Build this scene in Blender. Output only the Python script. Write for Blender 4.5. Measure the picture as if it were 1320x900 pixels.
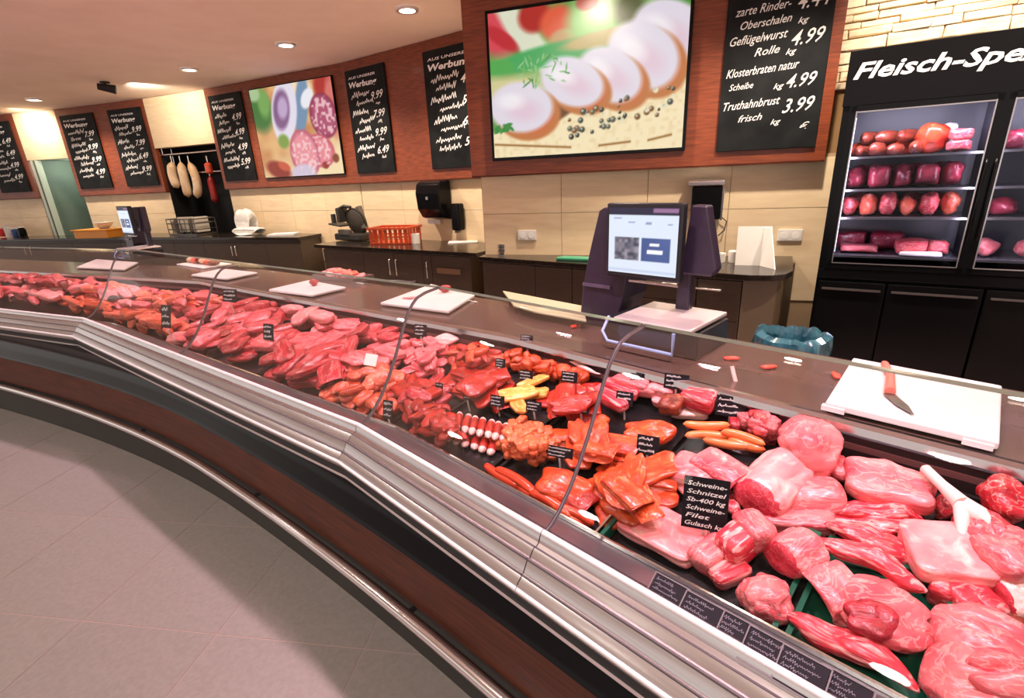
import bpy, bmesh, math, random
import numpy as np
from mathutils import Vector, Matrix, Euler, noise

for o in list(bpy.data.objects):
    bpy.data.objects.remove(o)
scene = bpy.context.scene
COL = scene.collection

# ------------------------------------------------------------------ camera
F, PITCH, ROLL, EYE = 645.45, .3308, .0452, 1.541
cam_d = bpy.data.cameras.new('camera')
cam_d.sensor_width = 36
cam_d.lens = 36 * F / 1320
cam_d.clip_start = .02
cam = bpy.data.objects.new('camera', cam_d)
COL.objects.link(cam)
cam.matrix_world = Matrix.Translation((0, 0, EYE)) @ Matrix.Rotation(math.pi / 2 - PITCH, 4, 'X') @ Matrix.Rotation(-ROLL, 4, 'Z')
scene.camera = cam

# ------------------------------------------------------------------ exposure, world
vs = scene.view_settings
vs.view_transform = 'Standard'
vs.look = 'None'
vs.gamma = 1
vs.use_curve_mapping = False
vs.exposure = .35
world = bpy.data.worlds.new('world')
scene.world = world
world.use_nodes = True
bg = world.node_tree.nodes['Background']
bg.inputs[0].default_value = (1, .90, .84, 1)
bg.inputs[1].default_value = .72

# ------------------------------------------------------------------ lamps of the room and added fill spots
CEIL = 2.8


def spot(loc, target, power, color, angle=100, blend=.6, soft=.05):
    d = bpy.data.lights.new('ceiling_spot_lamp', 'SPOT')
    d.energy = power
    d.color = color
    d.spot_size = math.radians(angle)
    d.spot_blend = blend
    d.shadow_soft_size = soft
    o = bpy.data.objects.new('ceiling_spot_lamp', d)
    COL.objects.link(o)
    o.location = loc
    o.rotation_euler = (Vector(target) - Vector(loc)).to_track_quat('-Z', 'Y').to_euler()
    return o


WARM = (1, .84, .68)
PINK = (1, .66, .76)
# the four recessed lights in view then unseen ones added to the right, the last to brighten the stone wall
DOWNLIGHTS_AND_ADDED = [(-6.26, 7.54), (-3.37, 6.19), (-1.98, 5.37), (-.69, 4.52), (.55, 3.62), (1.55, 2.75), (2.45, 2.15)]
for x, y in DOWNLIGHTS_AND_ADDED:
    spot((x, y, 2.77), (x + .10, y + .2, 0), 120, WARM, 125, .7)
# meat spots above the display case
MEATLIGHTS = [(.85, .38), (.42, .81), (-.05, 1.28), (-.75, 1.88), (-1.6, 2.51), (-2.45, 3.15), (-3.5, 3.60), (-4.8, 4.17)]
for x, y in MEATLIGHTS:
    spot((x, y, 2.75), (x + .22, y + .25, .8), 84, PINK, 84, .7, .05)
spot((2.2, 2.75, 2.77), (2.75, 3.15, 2.45), 70, (1, .90, .74), 130, .8, .06)   # added spot without a fixture, brightens the stone wall
# unseen fill spots added over the shop floor in front of the counter
SHOP_FILL = [(-3.6, 1.6), (-1.9, .6), (-.6, -.6), (-3.4, -.8), (-5.4, 2.4)]
for x, y in SHOP_FILL:
    spot((x, y, 2.77), (x, y, 0), 68, (1, .93, .84), 140, .8, .08)

# ------------------------------------------------------------------ projection helpers (pixel + real height -> point)
CR, SR, CP, SP = math.cos(ROLL), math.sin(ROLL), math.cos(PITCH), math.sin(PITCH)


def ray(x, y):
    a = (x - 660) / F
    b = -(y - 450) / F
    a, b = a * CR + b * SR, -a * SR + b * CR
    return Vector((a, CP + b * SP, -SP + b * CP))


def un(x, y, z):
    d = ray(x, y)
    k = (z - EYE) / d.z
    return Vector((d.x * k, d.y * k, z))


def hit(x, y, P, Q):
    """pixel ray on the vertical plane through plan points P, Q"""
    n = Vector((-(Q[1] - P[1]), Q[0] - P[0]))
    d = ray(x, y)
    k = (n.x * P[0] + n.y * P[1]) / (n.x * d.x + n.y * d.y)
    return Vector((d.x * k, d.y * k, d.z * k + EYE))


# ------------------------------------------------------------------ materials
MATS = {}


def srgb(r, g, b):
    f = lambda c: (c / 255 / 12.92) if c / 255 <= .04045 else ((c / 255 + .055) / 1.055) ** 2.4
    return (f(r), f(g), f(b))


def mat(name, base, rough=.5, metal=0., base2=None, nscale=8, stretch=(1, 1, 1), lo=.35, hi=.65, detail=4,
        bump=0., bscale=None, rnd=0., emit=0., coat=0., spec=None, alpha=None):
    if name in MATS:
        return MATS[name]
    m = bpy.data.materials.new(name)
    m.use_nodes = True
    nt = m.node_tree
    N, L = nt.nodes, nt.links
    p = N['Principled BSDF']
    p.inputs['Roughness'].default_value = rough
    p.inputs['Metallic'].default_value = metal
    p.inputs['Coat Weight'].default_value = coat
    p.inputs['Coat Roughness'].default_value = .12
    if spec is not None:
        p.inputs['Specular IOR Level'].default_value = spec
    p.inputs['Base Color'].default_value = (*base, 1)
    col = None
    tc = N.new('ShaderNodeTexCoord')
    mp = N.new('ShaderNodeMapping')
    mp.inputs['Scale'].default_value = stretch
    L.new(tc.outputs['Object'], mp.inputs['Vector'])
    if base2 is not None:
        nz = N.new('ShaderNodeTexNoise')
        nz.inputs['Scale'].default_value = nscale
        nz.inputs['Detail'].default_value = detail
        L.new(mp.outputs[0], nz.inputs['Vector'])
        cr = N.new('ShaderNodeValToRGB')
        cr.color_ramp.elements[0].position = lo
        cr.color_ramp.elements[0].color = (*base, 1)
        cr.color_ramp.elements[1].position = hi
        cr.color_ramp.elements[1].color = (*base2, 1)
        L.new(nz.outputs['Fac'], cr.inputs['Fac'])
        col = cr.outputs['Color']
    if rnd:
        oi = N.new('ShaderNodeObjectInfo')
        hs = N.new('ShaderNodeHueSaturation')
        mr = N.new('ShaderNodeMapRange')
        mr.inputs['To Min'].default_value = 1 - rnd
        mr.inputs['To Max'].default_value = 1 + rnd
        L.new(oi.outputs['Random'], mr.inputs['Value'])
        L.new(mr.outputs[0], hs.inputs['Value'])
        if col is not None:
            L.new(col, hs.inputs['Color'])
        else:
            hs.inputs['Color'].default_value = (*base, 1)
        col = hs.outputs['Color']
    if col is not None:
        L.new(col, p.inputs['Base Color'])
    if bump:
        nb = N.new('ShaderNodeTexNoise')
        nb.inputs['Scale'].default_value = bscale or nscale
        nb.inputs['Detail'].default_value = 5
        L.new(mp.outputs[0], nb.inputs['Vector'])
        bp = N.new('ShaderNodeBump')
        bp.inputs['Strength'].default_value = bump
        bp.inputs['Distance'].default_value = .01
        L.new(nb.outputs['Fac'], bp.inputs['Height'])
        L.new(bp.outputs[0], p.inputs['Normal'])
    if emit:
        if col is not None:
            L.new(col, p.inputs['Emission Color'])
        else:
            p.inputs['Emission Color'].default_value = (*base, 1)
        p.inputs['Emission Strength'].default_value = emit
    MATS[name] = m
    return m


def glass_mat(name, tint, ior=1.45, glossy=1., rough=.0):
    m = bpy.data.materials.new(name)
    m.use_nodes = True
    nt = m.node_tree
    N, L = nt.nodes, nt.links
    N.remove(N['Principled BSDF'])
    t = N.new('ShaderNodeBsdfTransparent')
    t.inputs[0].default_value = (*tint, 1)
    g = N.new('ShaderNodeBsdfGlossy')
    g.inputs['Roughness'].default_value = rough
    g.inputs[0].default_value = (1, 1, 1, 1)
    fr = N.new('ShaderNodeFresnel')
    fr.inputs[0].default_value = ior
    mx = N.new('ShaderNodeMixShader')
    ml = N.new('ShaderNodeMath')
    ml.operation = 'MULTIPLY'
    ml.inputs[1].default_value = glossy
    L.new(fr.outputs[0], ml.inputs[0])
    L.new(ml.outputs[0], mx.inputs[0])
    L.new(t.outputs[0], mx.inputs[1])
    L.new(g.outputs[0], mx.inputs[2])
    L.new(mx.outputs[0], N['Material Output'].inputs[0])
    MATS[name] = m
    return m


def attr_mat(name, emit, rough=.4):
    m = bpy.data.materials.new(name)
    m.use_nodes = True
    nt = m.node_tree
    p = nt.nodes['Principled BSDF']
    a = nt.nodes.new('ShaderNodeAttribute')
    a.attribute_name = 'print'
    p.inputs['Base Color'].default_value = (.01, .01, .01, 1)
    nt.links.new(a.outputs['Color'], p.inputs['Emission Color'])
    p.inputs['Emission Strength'].default_value = emit
    p.inputs['Roughness'].default_value = rough
    MATS[name] = m
    return m


wood = mat('wood_veneer', srgb(108, 46, 24), .42, 0, srgb(146, 72, 40), 6, (.5, 3, 14), .3, .7, 6, coat=.15)
wood_dark = mat('wood_counter', srgb(58, 25, 15), .45, 0, srgb(92, 44, 24), 6, (1, 1, 16), .3, .7, 6, spec=.2)
cream = mat('cream_tile', srgb(246, 224, 186), .45, 0, srgb(234, 208, 168), 5, (1, 1, 6), .3, .75, 6, rnd=.03)
grout = mat('grout', srgb(176, 150, 118), .8)
plaster = mat('ceiling_plaster', srgb(250, 232, 218), .9, 0, srgb(244, 225, 210), 3)
floor_m = mat('floor_tile', srgb(138, 129, 124), .38, 0, srgb(148, 139, 134), 60, (1, 1, 1), .3, .7, 5, rnd=.02)
floor_g = mat('floor_joint', srgb(180, 152, 146), .8)
stone = mat('ledger_stone', srgb(252, 238, 208), .85, 0, srgb(232, 208, 170), 14, (1, 1, 3), .3, .7, 6, bump=.6, rnd=.12)
stone_gap = mat('stone_joint', srgb(150, 116, 76), .9)
black = mat('black_gloss', (.005, .005, .006), .20, spec=.16)
black_matt = mat('black_matt', (.012, .012, .013), .6)
slate = mat('chalkboard_slate', (.006, .007, .008), .6, 0, (.014, .016, .017), 6, spec=.15)
chalk = mat('chalk', (.86, .86, .84), .9)
white_ink = mat('white_lettering', (.95, .95, .95), .6)
steel = mat('brushed_steel', (.74, .70, .71), .26, 1., (.64, .60, .61), 4, (1, 1, 60))
chrome = mat('chrome', (.86, .84, .84), .14, 1.)
steel_dark = mat('dark_steel', (.20, .19, .19), .35, 1.)
deck_m = mat('black_deck', (.012, .012, .013), .3, 0, (.02, .02, .021), 20)
ledge_m = mat('grey_ledge', (.10, .095, .105), .3, 0, (.06, .06, .07), 5, spec=.4)
worktop_m = mat('worktop_stone', srgb(92, 72, 62), .16, 0, srgb(84, 66, 58), 20, (1, 1, 1), .3, .7, 5)
counter_top = mat('counter_top', srgb(34, 28, 25), .16, 0, srgb(48, 40, 35), 90)
cab = mat('cabinet_front', srgb(74, 62, 50), .42, 0, srgb(68, 56, 46), 8, (1, 1, 10))
cab_side = mat('cabinet_side', srgb(98, 82, 62), .5)
tray_black = mat('black_tray', (.010, .010, .011), .25)
tray_green = mat('green_tray', srgb(6, 84, 62), .3)
white_plastic = mat('white_plastic', (.84, .82, .80), .4, 0, (.78, .75, .73), 20)
board_m = mat('cutting_board', (.72, .67, .65), .45, 0, (.66, .61, .59), 9, bump=.1, bscale=60)
white_paper = mat('white_paper', (.88, .87, .83), .8)
pos_m = mat('pos_plastic', srgb(48, 38, 56), .35, 0, srgb(42, 34, 48), 30)
pos_dark = mat('pos_dark', (.012, .012, .016), .3)
plate_m = mat('weigh_plate', (.72, .64, .62), .42, .6)
lamp_on = mat('lamp_on', (1, .95, .88), .5, emit=9.)
glass = glass_mat('clear_glass', (.985, .99, .985), 1.45, .15)
glass_fr = glass_mat('fridge_glass', (.90, .90, .95), 1.45, .2)
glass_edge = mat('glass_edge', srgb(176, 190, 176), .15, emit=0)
bag_m = glass_mat('teal_film', (.30, .52, .55), 1.6, 1.6, .25)
crate_m = mat('orange_red_plastic', srgb(206, 82, 40), .35, 0, srgb(190, 70, 34), 10)
orange_m = mat('orange_plastic', srgb(240, 166, 60), .4)
red_m = mat('red_plastic', srgb(208, 52, 44), .4)
green_m = mat('green_plastic', srgb(72, 166, 128), .4)
doorway_m = mat('doorway_grey', srgb(112, 124, 110), .7, 0, srgb(100, 112, 100), 3)
post_m = mat('pale_metal_post', srgb(196, 206, 190), .35)
print_m = attr_mat('backlit_print', .72)
screen_m = attr_mat('lit_screen', .82)


# ------------------------------------------------------------------ mesh helpers
class MB:
    def __init__(s):
        s.v, s.f, s.mi = [], [], []

    def add(s, vs, fs, mi=0, M=None):
        b = len(s.v)
        if M is not None:
            vs = [M @ Vector(v) for v in vs]
        s.v += [tuple(v) for v in vs]
        s.f += [tuple(b + i for i in f) for f in fs]
        s.mi += [mi] * len(fs)
        return s

    def box(s, c, d, mi=0, M=None):
        x, y, z = d[0] / 2, d[1] / 2, d[2] / 2
        vs = [(c[0] + i * x, c[1] + j * y, c[2] + k * z) for k in (-1, 1) for j in (-1, 1) for i in (-1, 1)]
        return s.add(vs, [(0, 2, 3, 1), (4, 5, 7, 6), (0, 1, 5, 4), (2, 6, 7, 3), (0, 4, 6, 2), (1, 3, 7, 5)], mi, M)

    def prism(s, poly, z0, z1, mi=0, M=None):
        n = len(poly)
        area = sum(poly[i][0] * poly[(i + 1) % n][1] - poly[(i + 1) % n][0] * poly[i][1] for i in range(n))
        if area < 0:
            poly = poly[::-1]
        vs = [(p[0], p[1], z0) for p in poly] + [(p[0], p[1], z1) for p in poly]
        fs = [tuple(range(n))[::-1], tuple(range(n, 2 * n))] + [(i, (i + 1) % n, n + (i + 1) % n, n + i) for i in range(n)]
        return s.add(vs, fs, mi, M)

    def tube(s, pts, r, n=10, mi=0, caps=True, M=None):
        pts = [Vector(p) for p in pts]
        rs = r if isinstance(r, (list, tuple)) else [r] * len(pts)
        vs, fs = [], []
        up = None
        for i, p in enumerate(pts):
            a = pts[max(i - 1, 0)]
            b = pts[min(i + 1, len(pts) - 1)]
            t = (b - a).normalized()
            if up is None:
                up = Vector((0, 0, 1)) if abs(t.z) < .9 else Vector((1, 0, 0))
            x = t.cross(up).normalized()
            y = x.cross(t).normalized()
            up = y
            for k in range(n):
                an = 2 * math.pi * k / n
                vs.append(p + (x * math.cos(an) + y * math.sin(an)) * rs[i])
        for i in range(len(pts) - 1):
            for k in range(n):
                k2 = (k + 1) % n
                fs.append((i * n + k, (i + 1) * n + k, (i + 1) * n + k2, i * n + k2))
        if caps:
            fs.append(tuple(range(n)))
            fs.append(tuple(range((len(pts) - 1) * n, len(pts) * n))[::-1])
        return s.add(vs, fs, mi, M)

    def lathe(s, prof, n=24, mi=0, M=None, caps=True):
        vs = [(r * math.cos(2 * math.pi * k / n), r * math.sin(2 * math.pi * k / n), z) for r, z in prof for k in range(n)]
        fs = []
        for i in range(len(prof) - 1):
            for k in range(n):
                k2 = (k + 1) % n
                fs.append((i * n + k, i * n + k2, (i + 1) * n + k2, (i + 1) * n + k))
        if caps:
            fs.append(tuple(range(n))[::-1])
            fs.append(tuple(range((len(prof) - 1) * n, len(prof) * n)))
        return s.add(vs, fs, mi, M)

    def build(s, name, m, parent=None, smooth=None, bevel=0, kind=None):
        me = bpy.data.meshes.new(name)
        me.from_pydata(s.v, [], s.f)
        ms = m if isinstance(m, (list, tuple)) else [m]
        for q in ms:
            me.materials.append(q)
        if len(ms) > 1:
            me.polygons.foreach_set('material_index', s.mi)
        if smooth:
            me.polygons.foreach_set('use_smooth', [True] * len(me.polygons))
            me.set_sharp_from_angle(angle=math.radians(smooth))
        me.update()
        o = bpy.data.objects.new(name, me)
        COL.objects.link(o)
        if parent is not None:
            o.parent = parent
        if bevel:
            b = o.modifiers.new('bevel', 'BEVEL')
            b.width = bevel
            b.segments = 2
            b.limit_method = 'ANGLE'
        if kind:
            o['kind'] = kind
        return o


def tag(o, label=None, cat=None, group=None, kind=None):
    if label:
        o['label'] = label
    if cat:
        o['category'] = cat
    if group:
        o['group'] = group
    if kind:
        o['kind'] = kind
    return o


def thing(name, label, cat, loc=(0, 0, 0), rotz=0, group=None):
    o = bpy.data.objects.new(name, None)
    o.empty_display_size = .05
    COL.objects.link(o)
    o.location = loc
    o.rotation_euler = (0, 0, rotz)
    return tag(o, label, cat, group)


def struct(o):
    o['kind'] = 'structure'
    return o


TXT = {}


def text_geo(body, shear=0., offset=0.):
    key = (body, shear, offset)
    if key not in TXT:
        c = bpy.data.curves.new('lettering', 'FONT')
        c.body = body
        c.shear = shear
        c.offset = offset
        c.resolution_u = 2
        c.fill_mode = 'FRONT'
        o = bpy.data.objects.new('lettering', c)
        COL.objects.link(o)
        bpy.context.view_layer.update()
        me = bpy.data.meshes.new_from_object(o.evaluated_get(bpy.context.evaluated_depsgraph_get()))
        vs = [tuple(v.co) for v in me.vertices]
        fs = [tuple(p.vertices) for p in me.polygons]
        bpy.data.objects.remove(o)
        bpy.data.meshes.remove(me)
        bpy.data.curves.remove(c)
        TXT[key] = (vs, fs)
    return TXT[key]


def put_text(mb, body, x, z, height, width=None, shear=0., offset=0., slope=0., y=0.):
    """lettering in the XZ plane facing -Y; (x, z) lower left, height = cap height"""
    vs, fs = text_geo(body, shear, offset)
    if not vs:
        return
    x0 = min(v[0] for v in vs)
    x1 = max(v[0] for v in vs)
    k = height / .7
    kx = k if width is None else width / (x1 - x0)
    mb.add([(x + (v[0] - x0) * kx, y, z + v[1] * k + (v[0] - x0) * kx * slope) for v in vs], fs)


def scribble(mb, x, z, w, h, seed, y=0., thick=.13, slope=0.):
    """one word of chalk handwriting: a looping ribbon"""
    r = random.Random(seed)
    n = max(4, int(w / h * 3.2))
    pts = []
    for i in range(n + 1):
        u = i / n
        top = h * (r.choice([.45, .5, .55, .95, 1.0]) if i % 2 else r.choice([0, .03, .05, -.25]))
        pts.append((x + u * w + r.uniform(-.1, .1) * h + top * .2, z + top + slope * u * w))
    t = h * thick
    for (ax, az), (bx, bz) in zip(pts[:-1], pts[1:]):
        dx, dz = bx - ax, bz - az
        l = math.hypot(dx, dz) or 1e-6
        nx, nz = -dz / l * t / 2, dx / l * t / 2
        mb.add([(ax + nx, y, az + nz), (ax - nx, y, az - nz), (bx - nx, y, bz - nz), (bx + nx, y, bz + nz)], [(0, 1, 2, 3)])


def painting(name, w, h, nx, nz, fn, m, parent, y=0.):
    """flat printed sheet: colours come from fn(U, V) -> rgb (sRGB 0..1), V from the top"""
    xs = np.linspace(-w / 2, w / 2, nx)
    zs = np.linspace(h / 2, -h / 2, nz)
    X, Z = np.meshgrid(xs, zs)
    vs = np.stack([X.ravel(), np.full(X.size, y), Z.ravel()], 1)
    idx = np.arange(nx * nz).reshape(nz, nx)
    fs = np.stack([idx[1:, :-1], idx[1:, 1:], idx[:-1, 1:], idx[:-1, :-1]], -1).reshape(-1, 4)
    me = bpy.data.meshes.new(name)
    me.from_pydata(vs.tolist(), [], fs.tolist())
    U, V = np.meshgrid(np.linspace(0, 1, nx), np.linspace(0, 1, nz))
    c = np.clip(fn(U, V), 0, 1)
    c = np.where(c <= .04045, c / 12.92, ((c + .055) / 1.055) ** 2.4)
    a = me.color_attributes.new('print', 'FLOAT_COLOR', 'POINT')
    a.data.foreach_set('color', np.concatenate([c.reshape(-1, 3), np.ones((nx * nz, 1))], 1).astype(np.float32).ravel())
    me.materials.append(m)
    o = bpy.data.objects.new(name, me)
    COL.objects.link(o)
    o.parent = parent
    return o


# ------------------------------------------------------------------ plan of the curved display case
RB1, RB2 = Vector((-2.48, 2.86)), Vector((-.46, 1.34))
DC = Vector((.7071, -.7071))
R0 = RB1 + Vector((-.915, .403)) * 4.6
R3 = RB2 + DC * 2.1
REF = [R0, RB1, RB2, R3]


def left_normal(a, b):
    d = (b - a).normalized()
    return Vector((-d.y, d.x))


def mitre(poly):
    out = []
    for i in range(len(poly)):
        ns = []
        if i > 0:
            ns.append(left_normal(poly[i - 1], poly[i]))
        if i < len(poly) - 1:
            ns.append(left_normal(poly[i], poly[i + 1]))
        out.append(ns[0] if len(ns) == 1 else (ns[0] + ns[1]) / (1 + ns[0].dot(ns[1])))
    return out


def offset(poly, t):
    return [p + n * t for p, n in zip(poly, mitre(poly))]


def sweep(mb, poly, prof, closed=False, mi=0, edge_mi=None):
    ns = mitre(poly)
    m = len(prof)
    vs = [(p.x + n.x * t, p.y + n.y * t, z) for p, n in zip(poly, ns) for t, z in prof]
    fs, mis = [], []
    for i in range(len(poly) - 1):
        for k in range(m if closed else m - 1):
            k2 = (k + 1) % m
            fs.append((i * m + k, i * m + k2, (i + 1) * m + k2, (i + 1) * m + k))
    if closed:
        fs.append(tuple(range(m)))
        fs.append(tuple(range((len(poly) - 1) * m, len(poly) * m))[::-1])
    b = len(mb.v)
    mb.add(vs, fs, mi)
    return mb


def smooth_poly(poly, it=4):
    for _ in range(it):
        q = [poly[0]]
        for a, b in zip(poly[:-1], poly[1:]):
            q += [a * .75 + b * .25, a * .25 + b * .75]
        q.append(poly[-1])
        poly = q
    return poly


def tval(p):
    """distance behind the front edge of the case, and the direction of the nearest run"""
    best = None
    for a, b in zip(REF[:-1], REF[1:]):
        n = left_normal(a, b)
        t = (Vector((p[0], p[1])) - a).dot(n)
        if best is None or t > best[0]:
            best = (t, (b - a).normalized())
    return best


def deckz(t):
    return .745 + (min(max(t, .13), .69) - .13) * .19


def on_deck(px, py, h):
    z = .8 + h
    for _ in range(12):
        p = un(px, py, z)
        z = .5 * z + .5 * (deckz(tval(p)[0]) + h)
    return un(px, py, z)


# ------------------------------------------------------------------ floor
fb = MB()
fb.box((-1.5, 4, -.0215), (22, 16, .05))
floor = struct(fb.build('floor', floor_g))
TS, TA = .57, math.radians(-9)
tile = MB().box((0, 0, 0), (TS - .004, TS - .004, .010)).build('tile', floor_m, floor)
tile_me = tile.data
first = True
cosA, sinA = math.cos(TA), math.sin(TA)
for i in range(-16, 8):
    for j in range(-8, 14):
        x = -1.66 + TS * (i + .5)
        y = 0
        gx = (i + .5) * TS
        gy = (j + .5) * TS
        x = -1.69 + gx * cosA - gy * sinA
        y = 1.50 + gx * sinA + gy * cosA
        t = tval((x, y))[0]
        if t > .5 or y < -.2 or x < -7.5:
            continue
        if x < -1.2 * y - 2.2:
            continue
        if first:
            o = tile
            first = False
        else:
            o = bpy.data.objects.new('tile', tile_me)
            COL.objects.link(o)
            o.parent = floor
        o.location = (x, y, 0)
        o.rotation_euler = (0, 0, TA)

# ------------------------------------------------------------------ walls
FASC = [Vector(p) for p in [(-12.4, 9.82), (-7.60, 8.655), (-6.80, 8.48), (-5.03, 7.87), (-3.90, 7.39), (-1.75, 6.25), (-.05, 4.99)]]
B0, B1 = 1.552, CEIL


def run_box(mb, a, b, z0, z1, back0, back1, mi=0):
    n = left_normal(a, b)
    mb.prism([a + n * back0, b + n * back0, b + n * back1, a + n * back1], z0, z1, mi)


def wall_run(name, a, b, z0, z1, cols, rows, front=.06):
    """cream tiled wall: grout slab and one object for each tile"""
    w = MB()
    run_box(w, a, b, z0, z1, front + .008, front + .12)
    w = struct(w.build(name, grout))
    n = left_normal(a, b)
    d = (b - a).normalized()
    L = (b - a).length
    us = [0]
    for c in range(cols):
        us.append(us[-1] + L / cols)
    for k in range(cols):
        for z_a, z_b in rows:
            t = MB()
            p = a + d * (us[k] + .002)
            q = a + d * (us[k + 1] - .002)
            run_box(t, p, q, z_a + .002, z_b - .002, front, front + .01)
            t.build('tile', cream, w)
    return w


wall_run('wall_left', FASC[0], FASC[1], 0, B0 + .02, 8, [(.60, 1.24), (1.24, B0)])
wall_run('wall_back', FASC[2], FASC[3], 0, B0 + .02, 3, [(.60, 1.24), (1.24, B0)])
wall_run('wall_back', FASC[4], FASC[5], 0, B0 + .02, 4, [(.60, 1.24), (1.24, B0)])
wall_run('wall_back', FASC[5], FASC[6], 0, B0 + .02, 3, [(.60, 1.24), (1.24, B0)])
RW0, RW1 = Vector((-.26, 4.35)), Vector((2.09, 3.54))
RD = (RW1 - RW0).normalized()
RN = left_normal(RW0, RW1)
wall_run('wall_right', RW0 + RD * .07, RW0 + RD * 2.62, 0, 1.60, 1, [], 0)
wr = bpy.data.objects['wall_right']
js = [.075, .742, 1.40, 1.967, 2.60]
for a, b in zip(js[:-1], js[1:]):
    for z_a, z_b in ((.60, 1.255), (1.255, 1.58)):
        t = MB()
        run_box(t, RW0 + RD * (a + .002), RW0 + RD * (b - .002), z_a + .002, z_b - .002, -.002, .009)
        t.build('tile', cream, wr)
# return between the right wall and the recessed back wall
ret = MB()
ret.prism([RW0 + RD * .07 + RN * .01, RW0 + RD * .17 + RN * .01, Vector((.16, 5.3)), Vector((.04, 5.3))], 0, CEIL)
struct(ret.build('wall_return', cream))
# backing above
for i, (a, b) in enumerate(((0, 1), (2, 3), (4, 5), (5, 6))):
    t = MB()
    run_box(t, FASC[a], FASC[b], B0, CEIL, 0, .12)
    o = struct(t.build('trim_%d' % (i + 1), wood))
    run = MB()
    run_box(run, FASC[a], FASC[b], B0 - .012, B0, 0, .10)
    run.build('lower_edge', wood_dark, o)
BOX_OFF = -.12
bx = MB()
run_box(bx, RW0 + RD * .045, RW0 + RD * 2.505, 1.56, CEIL, BOX_OFF, .02)
box_o = struct(bx.build('trim_5', wood))
t = MB()
run_box(t, RW0 + RD * .045, RW0 + RD * 2.505, 1.548, 1.56, BOX_OFF, .0)
t.build('lower_edge', wood_dark, box_o)

# cream bulkheads over the doorway and the alcove
for i, (a, b, z0) in enumerate(((1, 2, 2.12), (3, 4, 2.15))):
    t = MB()
    run_box(t, FASC[a], FASC[b], z0, CEIL, .0, .12)
    struct(t.build('trim_%d' % (6 + i), cream))

# doorway: grey green passage behind the wall line
t = MB()
run_box(t, FASC[1] - Vector((.5, 0)), FASC[2] + Vector((.4, 0)), 0, 2.6, .9, 1.0)
struct(t.build('wall_passage', doorway_m))
d12 = (FASC[2] - FASC[1]).normalized()
dn = left_normal(FASC[1], FASC[2])
t = MB()
t.prism([FASC[2] + dn * .06, FASC[2] + dn * .9, FASC[2] + dn * .9 + d12 * .05, FASC[2] + dn * .06 + d12 * .05], 0, 2.12)
t.prism([FASC[1] + dn * .06, FASC[1] + dn * .9, FASC[1] + dn * .9 - d12 * .05, FASC[1] + dn * .06 - d12 * .05], 0, 2.12)
struct(t.build('wall_passage', doorway_m))
t = MB()
run_box(t, FASC[1], FASC[2], 2.12, 2.16, .12, 1.0)
struct(t.build('trim_8', doorway_m))
pl_ = bpy.data.lights.new('passage_lamp', 'POINT')  # unseen point light added to brighten the passage
pl_.energy = 9
pl_.color = (.92, 1, .90)
pl_.shadow_soft_size = .08
po_ = bpy.data.objects.new('passage_lamp', pl_)
COL.objects.link(po_)
po_.location = (FASC[1].x + d12.x * .45 + dn.x * .5, FASC[1].y + d12.y * .45 + dn.y * .5, 2.0)
dr = thing('door_frame', 'pale metal door post at the grey doorway left of the boards', 'door frame', (FASC[1].x + d12.x * .13, FASC[1].y + d12.y * .13, 0), math.atan2(d12.y, d12.x))
MB().box((0, .02, 1.055), (.10, .10, 2.11)).build('post', post_m, dr, bevel=.008)
MB().box((.035, -.035, 1.055), (.02, .012, 2.11)).build('seal', mat('door_seal', srgb(84, 92, 82), .6), dr)

# alcove with hanging sausages
an = left_normal(FASC[3], FASC[4])
ad = (FASC[4] - FASC[3]).normalized()
t = MB()
run_box(t, FASC[3] - ad * .3, FASC[4] + ad * .1, 0, 2.2, .55, .62)
t.prism([FASC[3] + an * .06, FASC[3] + an * .55, FASC[3] + an * .55 - ad * .05, FASC[3] + an * .06 - ad * .05], 0, 2.2)
t.prism([FASC[4] + an * .06, FASC[4] + an * .55, FASC[4] + an * .55 + ad * .05, FASC[4] + an * .06 + ad * .05], 0, 2.2)
run_box(t, FASC[3], FASC[4], 2.15, 2.19, .12, .6)
struct(t.build('wall_alcove', black_matt))

# stone wall behind the refrigerator
FD = Vector((.839, -.545)).normalized()
FN = Vector((-FD.y, FD.x))
S0 = Vector((2.19, 3.555))
S1 = S0 + FD * 3.0
t = MB()
run_box(t, S0 - FD * .12, S1, 0, CEIL, .05, .2)
sw = struct(t.build('wall_stone', stone_gap))
rs = random.Random(4)
z = 1.98
zrow = []
while z < CEIL - .01:
    hgt = rs.choice([.04, .05, .06, .07])
    zrow.append((z, min(z + hgt, CEIL)))
    z += hgt
for z_a, z_b in zrow:
    u = -.1 - rs.uniform(0, .2)
    while u < 2.0:
        ln = rs.uniform(.12, .32)
        a = S0 + FD * max(u, -.1)
        b = S0 + FD * (u + ln)
        u += ln
        if (b - a).dot(FD) < .03:
            continue
        pr = rs.uniform(-.012, .012)
        n = FN
        jit = lambda: rs.uniform(-.006, .006)
        fa, fb_ = a + FD * .003 + n * (.03 + pr), b - FD * .003 + n * (.03 + pr)
        ba, bb = a + FD * .002 + n * .06, b - FD * .002 + n * .06
        z0, z1 = z_a + .003, z_b - .003
        vs = [(*fa, z0 + jit()), (*fb_, z0 + jit()), (*fb_, z1 + jit()), (*fa, z1 + jit()),
              (*ba, z0), (*bb, z0), (*bb, z1), (*ba, z1)]
        vs = [(v[0] + FD.x * (jit() if k < 4 else 0), v[1] + FD.y * (jit() if k < 4 else 0), v[2]) for k, v in enumerate(vs)]
        s_ = MB().add(vs, [(0, 1, 2, 3), (1, 5, 6, 2), (4, 0, 3, 7), (3, 2, 6, 7), (4, 5, 1, 0)])
        s_.build('stone', stone, sw, bevel=.004)

# ceiling
t = MB()
t.box((-1.5, 4, CEIL + .03), (22, 16, .05))
struct(t.build('ceiling', plaster))


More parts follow.
